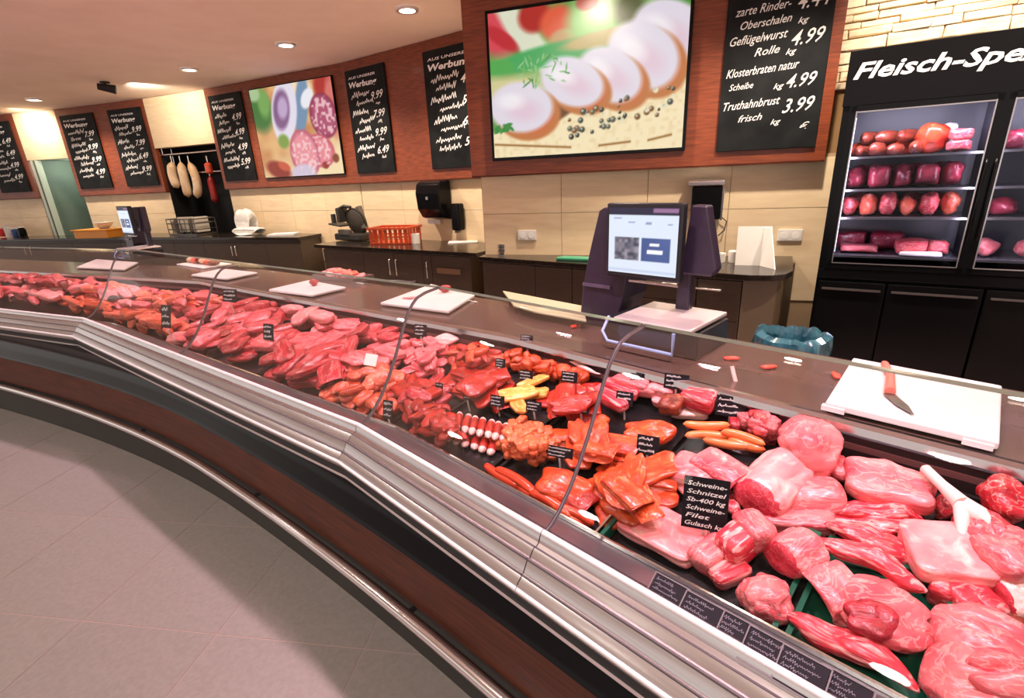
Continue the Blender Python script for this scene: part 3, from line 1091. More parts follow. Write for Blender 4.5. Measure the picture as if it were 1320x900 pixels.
# ------------------------------------------------------------------ meat: shapes and materials
def meat_mat(name, lean, dark, fat, fat_lo=.60, fat_hi=.72, nscale=5., stretch=(1, 1, 1), rough=.34, bump=.35, rnd=.14, coat=.2, vein=0):
    m = bpy.data.materials.new(name)
    m.use_nodes = True
    nt = m.node_tree
    N, L = nt.nodes, nt.links
    p = N['Principled BSDF']
    p.inputs['Roughness'].default_value = rough
    p.inputs['Coat Weight'].default_value = coat
    p.inputs['Coat Roughness'].default_value = .2
    tc = N.new('ShaderNodeTexCoord')
    oi = N.new('ShaderNodeObjectInfo')
    ad = N.new('ShaderNodeVectorMath')
    ad.operation = 'ADD'
    mu = N.new('ShaderNodeMath')
    mu.operation = 'MULTIPLY'
    mu.inputs[1].default_value = 37.
    L.new(oi.outputs['Random'], mu.inputs[0])
    mp = N.new('ShaderNodeMapping')
    mp.inputs['Scale'].default_value = stretch
    L.new(tc.outputs['Object'], mp.inputs['Vector'])
    L.new(mp.outputs[0], ad.inputs[0])
    L.new(mu.outputs[0], ad.inputs[1])
    n1 = N.new('ShaderNodeTexNoise')
    n1.inputs['Scale'].default_value = nscale * .6
    n1.inputs['Detail'].default_value = 5
    L.new(ad.outputs[0], n1.inputs['Vector'])
    r1 = N.new('ShaderNodeValToRGB')
    r1.color_ramp.elements[0].position = .33
    r1.color_ramp.elements[0].color = (*dark, 1)
    r1.color_ramp.elements[1].position = .62
    r1.color_ramp.elements[1].color = (*lean, 1)
    L.new(n1.outputs['Fac'], r1.inputs['Fac'])
    n2 = N.new('ShaderNodeTexNoise')
    n2.inputs['Scale'].default_value = nscale
    n2.inputs['Detail'].default_value = 4
    n2.inputs['Distortion'].default_value = 1.2
    L.new(ad.outputs[0], n2.inputs['Vector'])
    r2 = N.new('ShaderNodeMapRange')
    r2.inputs['From Min'].default_value = fat_lo
    r2.inputs['From Max'].default_value = fat_hi
    if vein:
        sb = N.new('ShaderNodeMath')
        sb.operation = 'SUBTRACT'
        sb.inputs[1].default_value = .5
        L.new(n2.outputs['Fac'], sb.inputs[0])
        ab = N.new('ShaderNodeMath')
        ab.operation = 'ABSOLUTE'
        L.new(sb.outputs[0], ab.inputs[0])
        r2.inputs['From Min'].default_value = vein
        r2.inputs['From Max'].default_value = 0
        r2.inputs['To Max'].default_value = .5
        L.new(ab.outputs[0], r2.inputs['Value'])
    else:
        L.new(n2.outputs['Fac'], r2.inputs['Value'])
    mx = N.new('ShaderNodeMix')
    mx.data_type = 'RGBA'
    L.new(r2.outputs[0], mx.inputs[0])
    L.new(r1.outputs['Color'], mx.inputs[6])
    mx.inputs[7].default_value = (*fat, 1)
    hs = N.new('ShaderNodeHueSaturation')
    mr = N.new('ShaderNodeMapRange')
    mr.inputs['To Min'].default_value = 1 - rnd
    mr.inputs['To Max'].default_value = 1 + rnd
    L.new(oi.outputs['Random'], mr.inputs['Value'])
    L.new(mr.outputs[0], hs.inputs['Value'])
    L.new(mx.outputs[2], hs.inputs['Color'])
    L.new(hs.outputs['Color'], p.inputs['Base Color'])
    if bump:
        bp = N.new('ShaderNodeBump')
        bp.inputs['Strength'].default_value = bump
        bp.inputs['Distance'].default_value = .006
        n3 = N.new('ShaderNodeTexNoise')
        n3.inputs['Scale'].default_value = nscale * 2
        n3.inputs['Detail'].default_value = 3
        L.new(ad.outputs[0], n3.inputs['Vector'])
        L.new(n3.outputs['Fac'], bp.inputs['Height'])
        L.new(bp.outputs[0], p.inputs['Normal'])
    MATS[name] = m
    return m


FAT = srgb(246, 196, 184)
beef = meat_mat('raw_beef', srgb(200, 40, 56), srgb(136, 8, 24), FAT, .60, .70, 3.4, (.6, 1.3, 1.3), vein=.030, bump=.5)
veal = meat_mat('raw_pale_meat', srgb(226, 96, 102), srgb(190, 40, 58), srgb(246, 190, 184), .56, .70, 3.4, (.6, 1.3, 1.3), vein=.045, bump=.5)
pork = meat_mat('raw_pork', srgb(226, 122, 124), srgb(200, 70, 84), srgb(246, 190, 184), .58, .75, 2.8, (.55, 1.3, 1.3), .38, .5, vein=.035)
pork_pale = meat_mat('pork_fat_side', srgb(236, 150, 150), srgb(222, 116, 122), srgb(250, 196, 188), .52, .75, 3)
pork_cut = meat_mat('pork_cut_face', srgb(204, 62, 78), srgb(176, 34, 54), srgb(230, 130, 134), .66, .8, 3, (1, 2, 2), vein=.03)
pork_dark = meat_mat('pork_dark_lean', srgb(178, 34, 52), srgb(134, 14, 32), srgb(210, 90, 100), .6, .75, 4, (.5, 2, 2), vein=.03)
streaky = meat_mat('streaky_pork', srgb(216, 62, 76), srgb(190, 34, 52), srgb(244, 178, 172), .50, .66, 2.0, (.5, 2.2, 2.2), .38)
marin_o = meat_mat('orange_marinade', srgb(216, 84, 40), srgb(184, 48, 22), srgb(240, 138, 84), .58, .72, 5, (1, 1, 1), .26, .5, coat=.5)
marin_r = meat_mat('red_marinade', srgb(190, 42, 24), srgb(146, 20, 14), srgb(222, 96, 60), .62, .75, 6, (1, 1, 1), .26, .6, coat=.5)
marin_y = meat_mat('yellow_marinade', srgb(244, 176, 84), srgb(226, 136, 50), srgb(252, 214, 140), .5, .7, 5, (1, 1, 1), .3, .4)
marin_p = meat_mat('paprika_cubes', srgb(232, 112, 66), srgb(206, 72, 36), srgb(250, 170, 120), .52, .7, 5, (1, 1, 1), .28, .5)
saus_o = meat_mat('orange_sausage_skin', srgb(214, 74, 44), srgb(190, 48, 28), srgb(232, 112, 70), .6, .75, 3, (1, 1, 1), .22, .1, coat=.6)
frank = meat_mat('frankfurter_skin', srgb(240, 138, 78), srgb(226, 106, 56), srgb(250, 176, 116), .58, .75, 3, (1, 1, 1), .25, .05, coat=.5)
poultry = meat_mat('poultry_orange_pink', srgb(232, 112, 84), srgb(212, 74, 62), srgb(250, 178, 150), .55, .7, 4)
bone_m = meat_mat('bare_bone', srgb(248, 220, 212), srgb(238, 198, 192), srgb(255, 240, 232), .5, .7, 3, rnd=.02, bump=.1)
fat_m = meat_mat('white_fat', srgb(250, 206, 198), srgb(240, 178, 172), srgb(255, 228, 218), .5, .7, 4, rnd=.04)
ham_m = meat_mat('brown_smoked', srgb(142, 60, 40), srgb(96, 34, 26), srgb(190, 110, 80), .6, .75, 4)
salami_pale = meat_mat('pale_mould_skin', srgb(232, 198, 156), srgb(206, 160, 116), srgb(248, 226, 196), .5, .7, 4, rnd=.05)
salami_red = meat_mat('red_sausage_skin', srgb(170, 44, 36), srgb(130, 26, 24), srgb(200, 80, 60), .6, .75, 4)


def ico(sub):
    bm = bmesh.new()
    bmesh.ops.create_icosphere(bm, subdivisions=sub, radius=1)
    vs = [v.co.copy() for v in bm.verts]
    fs = [tuple(v.index for v in f.verts) for f in bm.faces]
    bm.free()
    return vs, fs


ICO = {s: ico(s) for s in (2, 3, 4)}
SHAPES = {}


def fin(vs):
    lo = [min(v[i] for v in vs) for i in range(3)]
    hi = [max(v[i] for v in vs) for i in range(3)]
    return [Vector([(v[i] - lo[i]) / (hi[i] - lo[i]) - .5 for i in range(3)]) for v in vs]


def shape(kind, var, sub):
    """unit-size vertex list and faces of a meat cut"""
    key = (kind, var, sub)
    if key in SHAPES:
        return SHAPES[key]
    vs0, fs = ICO[sub]
    sd = Vector((var * 7.3, var * 3.1, len(kind) * 5.7))
    out = []
    mi = [0] * len(fs)
    P = {'lump': 2.2, 'steak': 3.4, 'cube': 6, 'slab': 7, 'strip': 2.4, 'fold': 3.2, 'loin': 6, 'lobe': 2.2, 'sheet': 4}[kind]
    for v in vs0:
        p = P
        r = (abs(v.x) ** p + abs(v.y) ** p + abs(v.z) ** p) ** (-1 / p)
        q = v * r
        n1 = noise.noise(v * 1.3 + sd)
        n2 = noise.noise(v * 3.1 + sd)
        n3 = noise.noise(v * 7 + sd)
        if kind == 'lump':
            cn = noise.noise(v * 1.15 + sd * 2)
            crease = -.15 * math.exp(-(cn / .07) ** 2)
            q = q * (1 + .34 * noise.noise(v * .9 + sd) + .10 * noise.noise(v * 2.0 + sd) + .03 * n3 + crease)
        elif kind == 'lobe':
            q = q * (1 + .2 * n1 + .05 * n2)
            g = q.y + .25 * math.sin(q.x * 2 + var)
            q.z -= .42 * math.exp(-(g / .16) ** 2) * (q.z > -.2)
            q.z += .10 * q.x
        elif kind in ('steak', 'sheet'):
            a = math.atan2(v.y, v.x)
            o_ = 1 + .22 * noise.noise(Vector((math.cos(a) * 1.3, math.sin(a) * 1.3, 0)) + sd) + .10 * noise.noise(Vector((math.cos(a) * 3, math.sin(a) * 3, 4)) + sd)
            q = Vector((q.x * o_, q.y * o_, q.z * (1 + .25 * n2)))
            q.z += .55 * noise.noise(Vector((q.x * 1.1, q.y * 1.1, 0)) + sd) + .12 * n3
        elif kind == 'fold':
            o_ = 1 + .18 * n1
            q = Vector((q.x * o_, q.y * o_, q.z * .55))
            k = q.y * 2.6
            q.z += 1.1 * math.cos(k + .4 * n1) + .25 * n2
            q.y += .25 * math.sin(k * 2)
        elif kind == 'strip':
            tp = 1 - .45 * abs(q.x) ** 2 + .25 * noise.noise(Vector((q.x * 2.2, 0, 0)) + sd)
            q = Vector((q.x * 1.0, q.y * tp, q.z * tp * (1 + .3 * n2)))
            q.y += .9 * noise.noise(Vector((q.x * 1.2, 5, 0)) + sd) + .1 * n3
            q.z += .9 * noise.noise(Vector((q.x * 1.6, 0, 9)) + sd)
        elif kind == 'cube':
            q = q * (1 + .10 * n1 + .05 * n2)
            q.x += .25 * q.z * noise.noise(sd)
        elif kind == 'slab':
            q = q * (1 + .07 * n1 + .02 * n2)
            q.x *= 1 + .16 * q.y * noise.noise(sd * 1.7)
            q.z += .45 * noise.noise(Vector((q.x * .9, q.y * .9, 0)) + sd)
        elif kind == 'loin':
            ang = math.atan2(q.z, q.y)
            rr = 1 / max(abs(math.cos(ang)), abs(math.sin(ang)))
            rad = math.hypot(q.y, q.z) / rr
            prof = 1 + .10 * math.sin(2 * ang + var) + (.16 * math.sin(ang))
            q = Vector((q.x * (1 + .06 * n1), rad * prof * math.cos(ang), rad * prof * math.sin(ang)))
            q.x += .14 * q.z
            q.y *= 1 + .06 * n2
            q.z *= 1 + .06 * n2
        out.append(q)
    if kind == 'loin':
        for i, f in enumerate(fs):
            c = sum((vs0[k] for k in f), Vector()) / 3
            if c.x < 0 and abs(c.x) > max(abs(c.y), abs(c.z)):
                mi[i] = 1
    if kind == 'cube':
        pass
    SHAPES[key] = (fin(out), fs, mi)
    return SHAPES[key]


def sausage_geo(var, taper=.12, bend=.12, tips=False):
    key = ('sausage', var, taper, bend, tips)
    if key in SHAPES:
        return SHAPES[key]
    n, m = 14, 12
    vs, fs, mi = [], [], []
    for i in range(n + 1):
        u = i / n * 2 - 1
        r = math.sqrt(max(0, 1 - abs(u) ** 7)) * (1 - taper * u * u)
        off = bend * 5 * (1 - u * u) * (1 if var % 2 else -1)
        for k in range(m):
            a = 2 * math.pi * k / m
            vs.append((u, off + r * math.cos(a), r * math.sin(a) * (1 + .05 * math.sin(3 * u + var))))
    for i in range(n):
        for k in range(m):
            k2 = (k + 1) % m
            fs.append((i * m + k, i * m + k2, (i + 1) * m + k2, (i + 1) * m + k))
            mi.append(1 if tips and (i < 3 or i > n - 4) else 0)
    SHAPES[key] = (fin([Vector(v) for v in vs]), fs, mi)
    return SHAPES[key]


MESHC = {}


def unit_mesh(kind, var, sub, mats):
    key = (kind, var, sub, tuple(m.name for m in mats))
    if key in MESHC:
        return MESHC[key]
    if kind == 'sausage':
        vs, fs, mi = sausage_geo(var)
    elif kind == 'tipped':
        vs, fs, mi = sausage_geo(var, .2, .04, True)
    else:
        vs, fs, mi = shape(kind, var, sub)
    me = bpy.data.meshes.new(kind + '_cut')
    me.from_pydata([tuple(v) for v in vs], [], fs)
    for m in mats:
        me.materials.append(m)
    me.polygons.foreach_set('use_smooth', [True] * len(fs))
    if len(mats) > 1:
        me.polygons.foreach_set('material_index', mi)
    me.update()
    MESHC[key] = me
    return me


RNG = random.Random(11)


def piece(name, kind, mats, loc, axis, up, size, label, cat='meat', group=None, var=None, sub=3):
    """one cut of meat: axis = direction of its length, up = its upper side, size = (length, width, height)"""
    mats = mats if isinstance(mats, (list, tuple)) else [mats]
    var = RNG.randrange(5) if var is None else var
    o = bpy.data.objects.new(name, unit_mesh(kind, var, sub, mats))
    COL.objects.link(o)
    x = Vector(axis).normalized()
    z = (Vector(up) - x * Vector(up).dot(x)).normalized()
    y = z.cross(x)
    R = Matrix((x, y, z)).transposed()
    o.matrix_world = Matrix.Translation(loc) @ R.to_4x4() @ Matrix.Diagonal((*size, 1))
    return tag(o, label, cat, group)


def deck_up(p):
    d = tval(p)[1]
    return Vector((-.19 * -d.y, -.19 * d.x, 1)).normalized()


def meat(name, kind, mats, p1, p2, w, h, lift, label, cat='meat', group=None, var=None, sub=4, roll=0., pitch=0., ls=1.):
    """cut lying on the deck with the pixel p1 -> p2 as its long axis"""
    a = on_deck(*p1, lift + h / 2)
    b = on_deck(*p2, lift + h / 2)
    ax = (b - a)
    ln = ax.length * ls
    up = deck_up((a + b) / 2)
    x = ax.normalized()
    if pitch:
        y = up.cross(x)
        x = Matrix.Rotation(pitch, 3, y) @ x
        up = Matrix.Rotation(pitch, 3, y) @ up
    up = Matrix.Rotation(roll, 3, x) @ up
    return piece(name, kind, mats, (a + b) / 2, x, up, (ln, w, h), label, cat, group, var, sub)


ORD = ['first', 'second', 'third', 'fourth', 'fifth', 'sixth', 'seventh', 'eighth', 'ninth']


def row_labels(objs_px, label):
    """tell heap members apart by row (counted from the front) and place in the row"""
    n = len(objs_px)
    per = 3 if n <= 9 else (4 if n <= 16 else 6)
    rows = max(1, math.ceil(n / per))
    by_y = sorted(objs_px, key=lambda e: -e[2])
    for r in range(rows):
        row = sorted(by_y[r * per:(r + 1) * per], key=lambda e: e[1])
        for c, (o, _, _) in enumerate(row):
            rn = 'front row' if r == 0 else ('back row' if r == rows - 1 else ORD[r] + ' row')
            m = len(row)
            cn = 'only one' if m == 1 else ('leftmost' if c == 0 else ('rightmost' if c == m - 1 else ('middle' if m == 3 else ORD[c] + ' from left')))
            o['label'] = '%s, %s, %s' % (label, rn, cn)


def heap(name, kinds, mats, c, rx, ry, rot, n, size, hmax, label, cat='meat', group=None, seed=0, align=None, sub=3, tilt=.30, base=.012):
    """n pieces heaped inside the pixel ellipse c, rx, ry (rot in degrees)"""
    r = random.Random(seed * 13 + n)
    cr, sr = math.cos(math.radians(rot)), math.sin(math.radians(rot))
    out, placed = [], []
    for i in reversed(range(n)):
        # golden-angle spread so the heap is covered evenly
        q = math.sqrt((i + .5) / n)
        a = i * 2.39996 + seed
        u, v = q * math.cos(a), q * math.sin(a)
        px = c[0] + u * rx * cr - v * ry * sr
        py = c[1] + u * rx * sr + v * ry * cr
        L, W, H = (s * r.uniform(.82, 1.2) for s in size)
        p0 = on_deck(px, py, base + H / 2)
        rad = .27 * (L + W)
        lift = base
        for qx, qy, ql, qr, qh in placed:
            dd = math.hypot(p0.x - qx, p0.y - qy) / (rad + qr)
            if dd < 1:
                lift = max(lift, ql + qh * .9 * math.sqrt(1 - dd))
        lift = min(lift, base + hmax * 1.35)
        placed.append((p0.x, p0.y, lift, rad, H))
        p = on_deck(px, py, lift + H / 2)
        dirn = tval(p)[1]
        nn = Vector((-dirn.y, dirn.x))
        tt = tval(p)[0]
        an = r.uniform(0, 2 * math.pi) if align is None else math.radians(align) + r.gauss(0, .22)
        half = .5 * (abs(math.cos(an) * nn.x + math.sin(an) * nn.y) * L + abs(-math.sin(an) * nn.x + math.cos(an) * nn.y) * W) * .92
        lim = min(max(tt, .14 + half), .685 - half)
        if lim != tt:
            p = p + Vector((nn.x, nn.y, .19)) * (lim - tt)
        du = deck_up(p)
        k_ = min(1., lift / .05)
        up = du + Vector((r.uniform(-tilt, tilt), r.uniform(-tilt, tilt), 0)) * k_
        ax = Vector((math.cos(an), math.sin(an), 0))
        ax = ax - du * ax.dot(du) + du * r.uniform(-.15, .15) * k_
        k = kinds[i % len(kinds)] if isinstance(kinds, (list, tuple)) else kinds
        m = mats[r.randrange(len(mats))] if isinstance(mats, list) else mats
        out.append((piece(name, k, m, p, ax, up, (L, W, H), label, cat, group, r.randrange(5), sub), px, py))
    row_labels(out, label)
    return out


# ------------------------------------------------------------------ trays in the case
def case_pt(s, t, z, k=2):
    """point at distance s along run k and t behind the front edge"""
    base = REF[k]
    d = (REF[k + 1] - REF[k]).normalized()
    n = Vector((-d.y, d.x))
    q = base + d * s + n * t
    return Vector((q.x, q.y, z))


def tray(k, s0, s1, t0, t1, m, label, rim=.012, green_rim=None, group='meat trays in the display case'):
    d = (REF[k + 1] - REF[k]).normalized()
    c = case_pt((s0 + s1) / 2, (t0 + t1) / 2, 0, k)
    tc = (t0 + t1) / 2
    o = thing('meat_tray', label, 'tray', (c.x, c.y, deckz(tc) + .0045), math.atan2(d.y, d.x), group)
    sl = .187
    W, D = (s1 - s0), (t1 - t0)
    tilt = Matrix.Rotation(math.atan(sl), 4, 'X')
    b = MB()
    b.box((0, 0, .002), (W - .004, D - .004, .004), M=tilt)
    o1 = b.build('base', m, o)
    r_ = MB()
    e = .0035
    for c_, s_ in (((0, -D / 2 + e, rim / 2 + .002), (W, e, rim)), ((0, D / 2 - e, rim / 2 + .002), (W, e, rim)),
                   ((-W / 2 + e, 0, rim / 2 + .002), (e, D, rim)), ((W / 2 - e, 0, rim / 2 + .002), (e, D, rim))):
        r_.box(c_, s_, M=tilt)
    for c_, s_ in (((0, -D / 2 + .001, rim + .002), (W + .006, .009, .004)), ((0, D / 2 - .001, rim + .002), (W + .006, .009, .004)),
                   ((-W / 2 + .001, 0, rim + .002), (.009, D - .008, .004)), ((W / 2 - .001, 0, rim + .002), (.009, D - .008, .004))):
        r_.box(c_, s_, M=tilt)
    r_.build('rim', green_rim or m, o)
    return o


tray(2, .755, 1.115, .14, .40, tray_black, 'black tray with dark green rim holding pork belly and loin chunks at the front', .03, tray_green)
tray(2, 1.135, 1.325, .14, .40, tray_green, 'green tray holding the folded pork neck and a long strip', .034)
tray(2, 1.35, 1.70, .14, .40, tray_black, 'black tray under the large smooth pork lobes at the right edge')
tray(2, .755, 1.10, .415, .675, tray_black, 'black tray under the two cut pork loins')
tray(2, 1.12, 1.70, .415, .675, tray_black, 'black tray under the rear pork joints and bare bone')
tray(2, .38, .735, .14, .40, tray_black, 'black tray of orange sausages and marinated cutlets at the front')
tray(2, .38, .735, .415, .675, tray_black, 'black tray of marinated fillets and frankfurters')
tray(2, .03, .36, .14, .40, tray_black, 'black tray of white tipped rolls and paprika cubes')
tray(2, .03, .36, .415, .675, tray_black, 'black tray of yellow and dark red marinated steaks')
for i in range(5):
    s0 = LB - .06 - (i + 1) * .44
    for t0, t1, wd in ((.14, .40, 'front'), (.415, .675, 'rear')):
        tray(1, s0, s0 + .42, t0, t1, tray_black, ['black %s tray by the bend of the counter, under marinated meat', 'black %s tray of orange pink poultry and beef slices',
                                                     'black %s tray of beef steaks left of the middle glass joint', 'black %s tray of beef in the left half of the middle run',
                                                     'black %s tray at the left bend of the counter'][i] % wd)

dv = thing('tray_divider', 'thin chrome divider between the marinated cutlets and the pork belly', 'divider', case_pt(.745, .27, deckz(.27) + .006), math.atan2(-.7071, .7071))
MB().box((0, 0, .02), (.005, .25, .036), M=Matrix.Rotation(math.atan(.187), 4, 'X')).build('blade', chrome, dv)
dv = thing('tray_divider', 'thin chrome divider between the green tray and the smooth pork lobes', 'divider', case_pt(1.338, .27, deckz(.27) + .006), math.atan2(-.7071, .7071))
MB().box((0, 0, .02), (.005, .25, .036), M=Matrix.Rotation(math.atan(.187), 4, 'X')).build('blade', chrome, dv)

# ---------------- right hand section: raw pork
def meat_r(name, kind, mats, p1, p2, w, h, lift, label, **kw):
    return meat(name, kind, mats, p1, p2, w * 1.14, h * 1.08, lift, label, ls=1.12, **kw)


T = .008
meat_r('pork_belly', 'slab', [pork_pale], (812, 662), (898, 706), .105, .035, T, 'flat pale pork belly slab lying in front of the black sign', sub=4, var=1)
meat_r('pork_cutlet', 'fold', [pork], (872, 604), (935, 616), .12, .055, T + .02, 'folded pink pork cutlet behind the black sign, left one', sub=4, var=2)
meat_r('pork_cutlet', 'fold', [pork], (905, 592), (955, 622), .11, .06, T + .03, 'folded pink pork cutlet behind the black sign, right one', sub=4, var=0)
for k, (a, b) in enumerate((((938, 592), (972, 650)), ((928, 628), (952, 664)), ((955, 600), (985, 640)))):
    meat_r('pork_strip', 'strip', [streaky], a, b, .04, .03, T + .01, 'red streaky pork strip between the sign and the cut loin, ' + ['longest', 'front', 'rear'][k], group='pork strips beside the sign', sub=3)
meat_r('pork_loin', 'loin', [pork_pale, pork_cut], (972, 646), (1022, 598), .105, .085, T + .01, 'large pork loin with pale fat back and dark cut face', sub=4, var=1)
meat_r('pork_loin', 'loin', [pork, pork_cut], (1006, 640), (1082, 640), .085, .06, T + .005, 'smaller pork loin with dark cut front right of the big loin', sub=4, var=2, roll=.3)
meat_r('pork_piece', 'slab', [pork], (985, 662), (1072, 668), .075, .04, T, 'flat pink pork piece in front of the two cut loins', sub=4, var=3)
meat_r('pork_chunk', 'cube', [pork, pork_pale], (898, 728), (936, 700), .05, .05, T, 'small upright pork chunk at the front left of the chunk tray', sub=3, var=1)
meat_r('pork_chunk', 'cube', [streaky], (934, 712), (978, 682), .055, .06, T + .015, 'striped pork chunk standing behind the small front chunk', sub=3, var=2)
meat_r('pork_chunk', 'cube', [pork], (958, 668), (988, 700), .055, .055, T + .03, 'pale pork chunk on top of the chunk heap', sub=3, var=3)
meat_r('pork_chunk', 'cube', [streaky], (918, 746), (958, 728), .05, .035, T, 'low streaky pork chunk at the glass in the chunk tray', sub=3, var=4)
meat_r('pork_chunk', 'loin', [pork, pork_cut], (1004, 722), (1046, 702), .085, .07, T + .012, 'thick pork chunk with rounded top in the middle of the tray', sub=4, var=3)
meat_r('pork_chunk', 'lump', [pork], (958, 776), (1016, 766), .085, .065, T, 'big rounded pork chunk at the front right of the chunk tray', sub=4, var=0)
meat_r('pork_roast', 'lump', [pork], (1010, 580), (1088, 574), .13, .115, T + .02, 'largest round pork joint at the back of the case', sub=4, var=2)
meat_r('pork_trimming', 'lump', [veal], (1062, 604), (1098, 606), .07, .05, T, 'small ragged pork trimming under the round joint', sub=3, var=1)
meat_r('pork_roast', 'steak', [pork], (1090, 612), (1200, 640), .11, .07, T + .01, 'long flat pork joint below the cutting board with the knife', sub=4, var=1)
for k, (a, b, w) in enumerate((((1066, 662), (1190, 690), .07), ((1068, 684), (1192, 716), .07), ((1056, 694), (1190, 748), .05), ((1088, 676), (1186, 734), .06), ((1076, 656), (1184, 664), .05))):
    meat_r('belly_strip', 'strip', [streaky], a, b, w, .045, T + .014 * (k % 3), ['streaky belly strip at the back of the belly heap', 'broad streaky belly strip in the middle of the heap',
         'long thin belly strip along the front of the heap', 'short belly strip lying across the heap', 'topmost belly strip nearest the flat joint'][k], sub=4, var=k)
meat_r('pork_slab', 'slab', [pork_pale], (1172, 708), (1268, 716), .115, .045, T + .03, 'pale triangular pork slab in front of the bare bone', sub=4, var=2)
meat_r('ham_joint', 'lump', [veal], (1236, 690), (1310, 700), .12, .08, T + .01, 'large pink ham piece carrying the bare white bone', sub=4, var=3)
meat_r('pork_joint', 'lump', [beef], (1262, 640), (1330, 655), .10, .08, T + .02, 'red pork joint behind the bare bone at the right edge', sub=4, var=4)
meat_r('pork_joint', 'steak', [pork], (1270, 690), (1336, 740), .09, .06, T + .04, 'pink pork joint at the right edge below the red joint', sub=4, var=0)
meat_r('pork_trimming', 'lump', [beef], (1208, 645), (1240, 660), .06, .05, T, 'small red pork trimming left of the bare bone', sub=3, var=2)
a = on_deck(1190, 602, .10)
b = on_deck(1240, 650, .105)
c = on_deck(1282, 682, .085)
bo = thing('ham_bone', 'bare white bone with a forked end on the ham piece', 'bone', b)
MB().tube([a - b, (a - b) * .94, (a - b) * .5, Vector((0, 0, 0))], [.004, .0105, .0105, .016], 12).build('shaft', bone_m, bo, 60)
MB().tube([Vector((0, 0, 0)), (c - b) * .5 + Vector((0, 0, .004)), c - b], [.016, .017, .006], 12).build('fork', bone_m, bo, 60)
d2 = on_deck(1240, 700, .075)
MB().tube([Vector((0, 0, -.002)), (d2 - b) * .5, d2 - b], [.014, .011, .004], 12).build('fork', bone_m, bo, 60)
for k, (a, b) in enumerate((((1200, 752), (1232, 766)), ((1222, 776), (1256, 768)), ((1252, 784), (1282, 778)))):
    o = meat_r('belly_cube', 'cube', [streaky], a, b, .055, .05, T, 'striped belly cube in the row below the pale slab, %s' % ['left', 'middle', 'right'][k], sub=3, var=k)
meat_r('rolled_pork', 'loin', [fat_m, pork_cut], (1286, 772), (1326, 766), .06, .06, T, 'small rolled pork piece with a ring of fat at the right edge', sub=4, var=0)
meat_r('pork_trimming', 'lump', [ham_m], (1282, 806), (1322, 800), .05, .03, T, 'dark pork trimming under the rolled piece', sub=3, var=1)
# green tray
meat_r('pork_neck', 'fold', [pork], (1050, 768), (1100, 758), .115, .06, T + .008, 'folded pork neck slice at the left in the green tray', sub=4, var=1)
meat_r('pork_neck', 'lump', [pork, pork_dark], (1088, 800), (1186, 786), .125, .07, T + .004, 'large pork neck with dark hollow in the green tray', sub=4, var=4)
meat_r('neck_lean', 'steak', [pork_dark], (1092, 794), (1156, 806), .06, .03, T + .058, 'dark red lean flap on the large pork neck', sub=4, var=2)
meat_r('pork_strip', 'strip', [streaky], (1024, 792), (1178, 878), .05, .045, T + .02, 'long streaky pork strip along the front of the green tray', sub=4, var=3)
# smooth lobes at the lower right
meat_r('pork_fillet', 'lobe', [pork], (1204, 818), (1330, 850), .13, .085, T, 'large smooth pork lobe right of the green tray, upper one', sub=4, var=0)
meat_r('pork_fillet', 'lobe', [pork], (1194, 876), (1330, 905), .11, .07, T + .01, 'smooth pork lobe at the bottom right corner', sub=4, var=2)
meat_r('pork_fillet', 'lobe', [pork], (1240, 862), (1345, 890), .07, .07, T + .03, 'narrow pork lobe between the two smooth lobes', sub=4, var=3)

# ---------------- middle section: marinated goods and sausages
meat('marinated_schnitzel', 'sheet', [marin_o], (768, 668), (812, 664), .08, .024, .012, 'orange schnitzel at the front point of the heap by the divider', sub=4, var=1)
meat('marinated_schnitzel', 'sheet', [marin_o], (770, 612), (806, 606), .07, .024, .014, 'orange schnitzel at the back left of the heap by the divider', sub=4, var=2)
SG = 'orange sausages along the front glass'
for k, (a, b) in enumerate((((622, 600), (676, 632)), ((640, 602), (694, 636)), ((664, 626), (716, 656)), ((684, 632), (738, 664)), ((704, 650), (762, 680)), ((722, 652), (768, 674)))):
    meat('sausage', 'sausage', [saus_o], a, b, .030, .028, T + .012 * (k % 2), 'orange sausage in the row along the front glass, %s from left' % ORD[k], 'sausage', SG, k)
meat('marinated_cutlet', 'steak', [marin_o], (694, 616), (760, 640), .10, .05, T + .01, 'orange marinated cutlet behind the sausages', sub=4, var=1)
meat('marinated_cutlet', 'fold', [marin_r], (716, 630), (764, 656), .09, .04, T + .01, 'redder marinated cutlet touching the sausage ends', sub=4, var=2)
heap('marinated_schnitzel', ['fold', 'steak'], marin_o, (812, 628), 34, 34, -35, 9, (.13, .085, .028), .06, 'orange marinated schnitzel left of the pork belly', group='schnitzel heap left of the belly', seed=3, sub=4)
meat('marinated_schnitzel', 'sheet', [marin_o], (812, 618), (876, 592), .09, .022, T + .05, 'pointed orange schnitzel reaching toward the folded cutlets', sub=4, var=3)
heap('marinated_fillet', ['steak', 'fold'], marin_o, (764, 570), 38, 21, 18, 8, (.14, .075, .028), .05, 'orange marinated fillet, centre heap', group='fillet heap in the centre', seed=5, sub=4)
meat('marinated_fillet', 'strip', [marin_r], (738, 590), (800, 588), .035, .028, T + .01, 'long red edged fillet at the front of the centre heap', sub=4, var=2)
heap('paprika_cube', ['cube', 'lump'], marin_p, (678, 568), 42, 25, 12, 40, (.040, .032, .026), .05, 'paprika coated meat cube behind the sausages', 'meat cube', 'paprika cubes behind the sausages', 6)
TG = 'red rolls with white tips'
for k in range(7):
    meat('bacon_roll', 'tipped', [marin_r, fat_m], (588 + k * 10, 556 + k * 2.2), (594 + k * 10, 532 + k * 2.4), .026, .028, T + .03, 'red meat roll with white tips in the back row, %s from left' % ORD[k], 'meat roll', TG, k % 3)
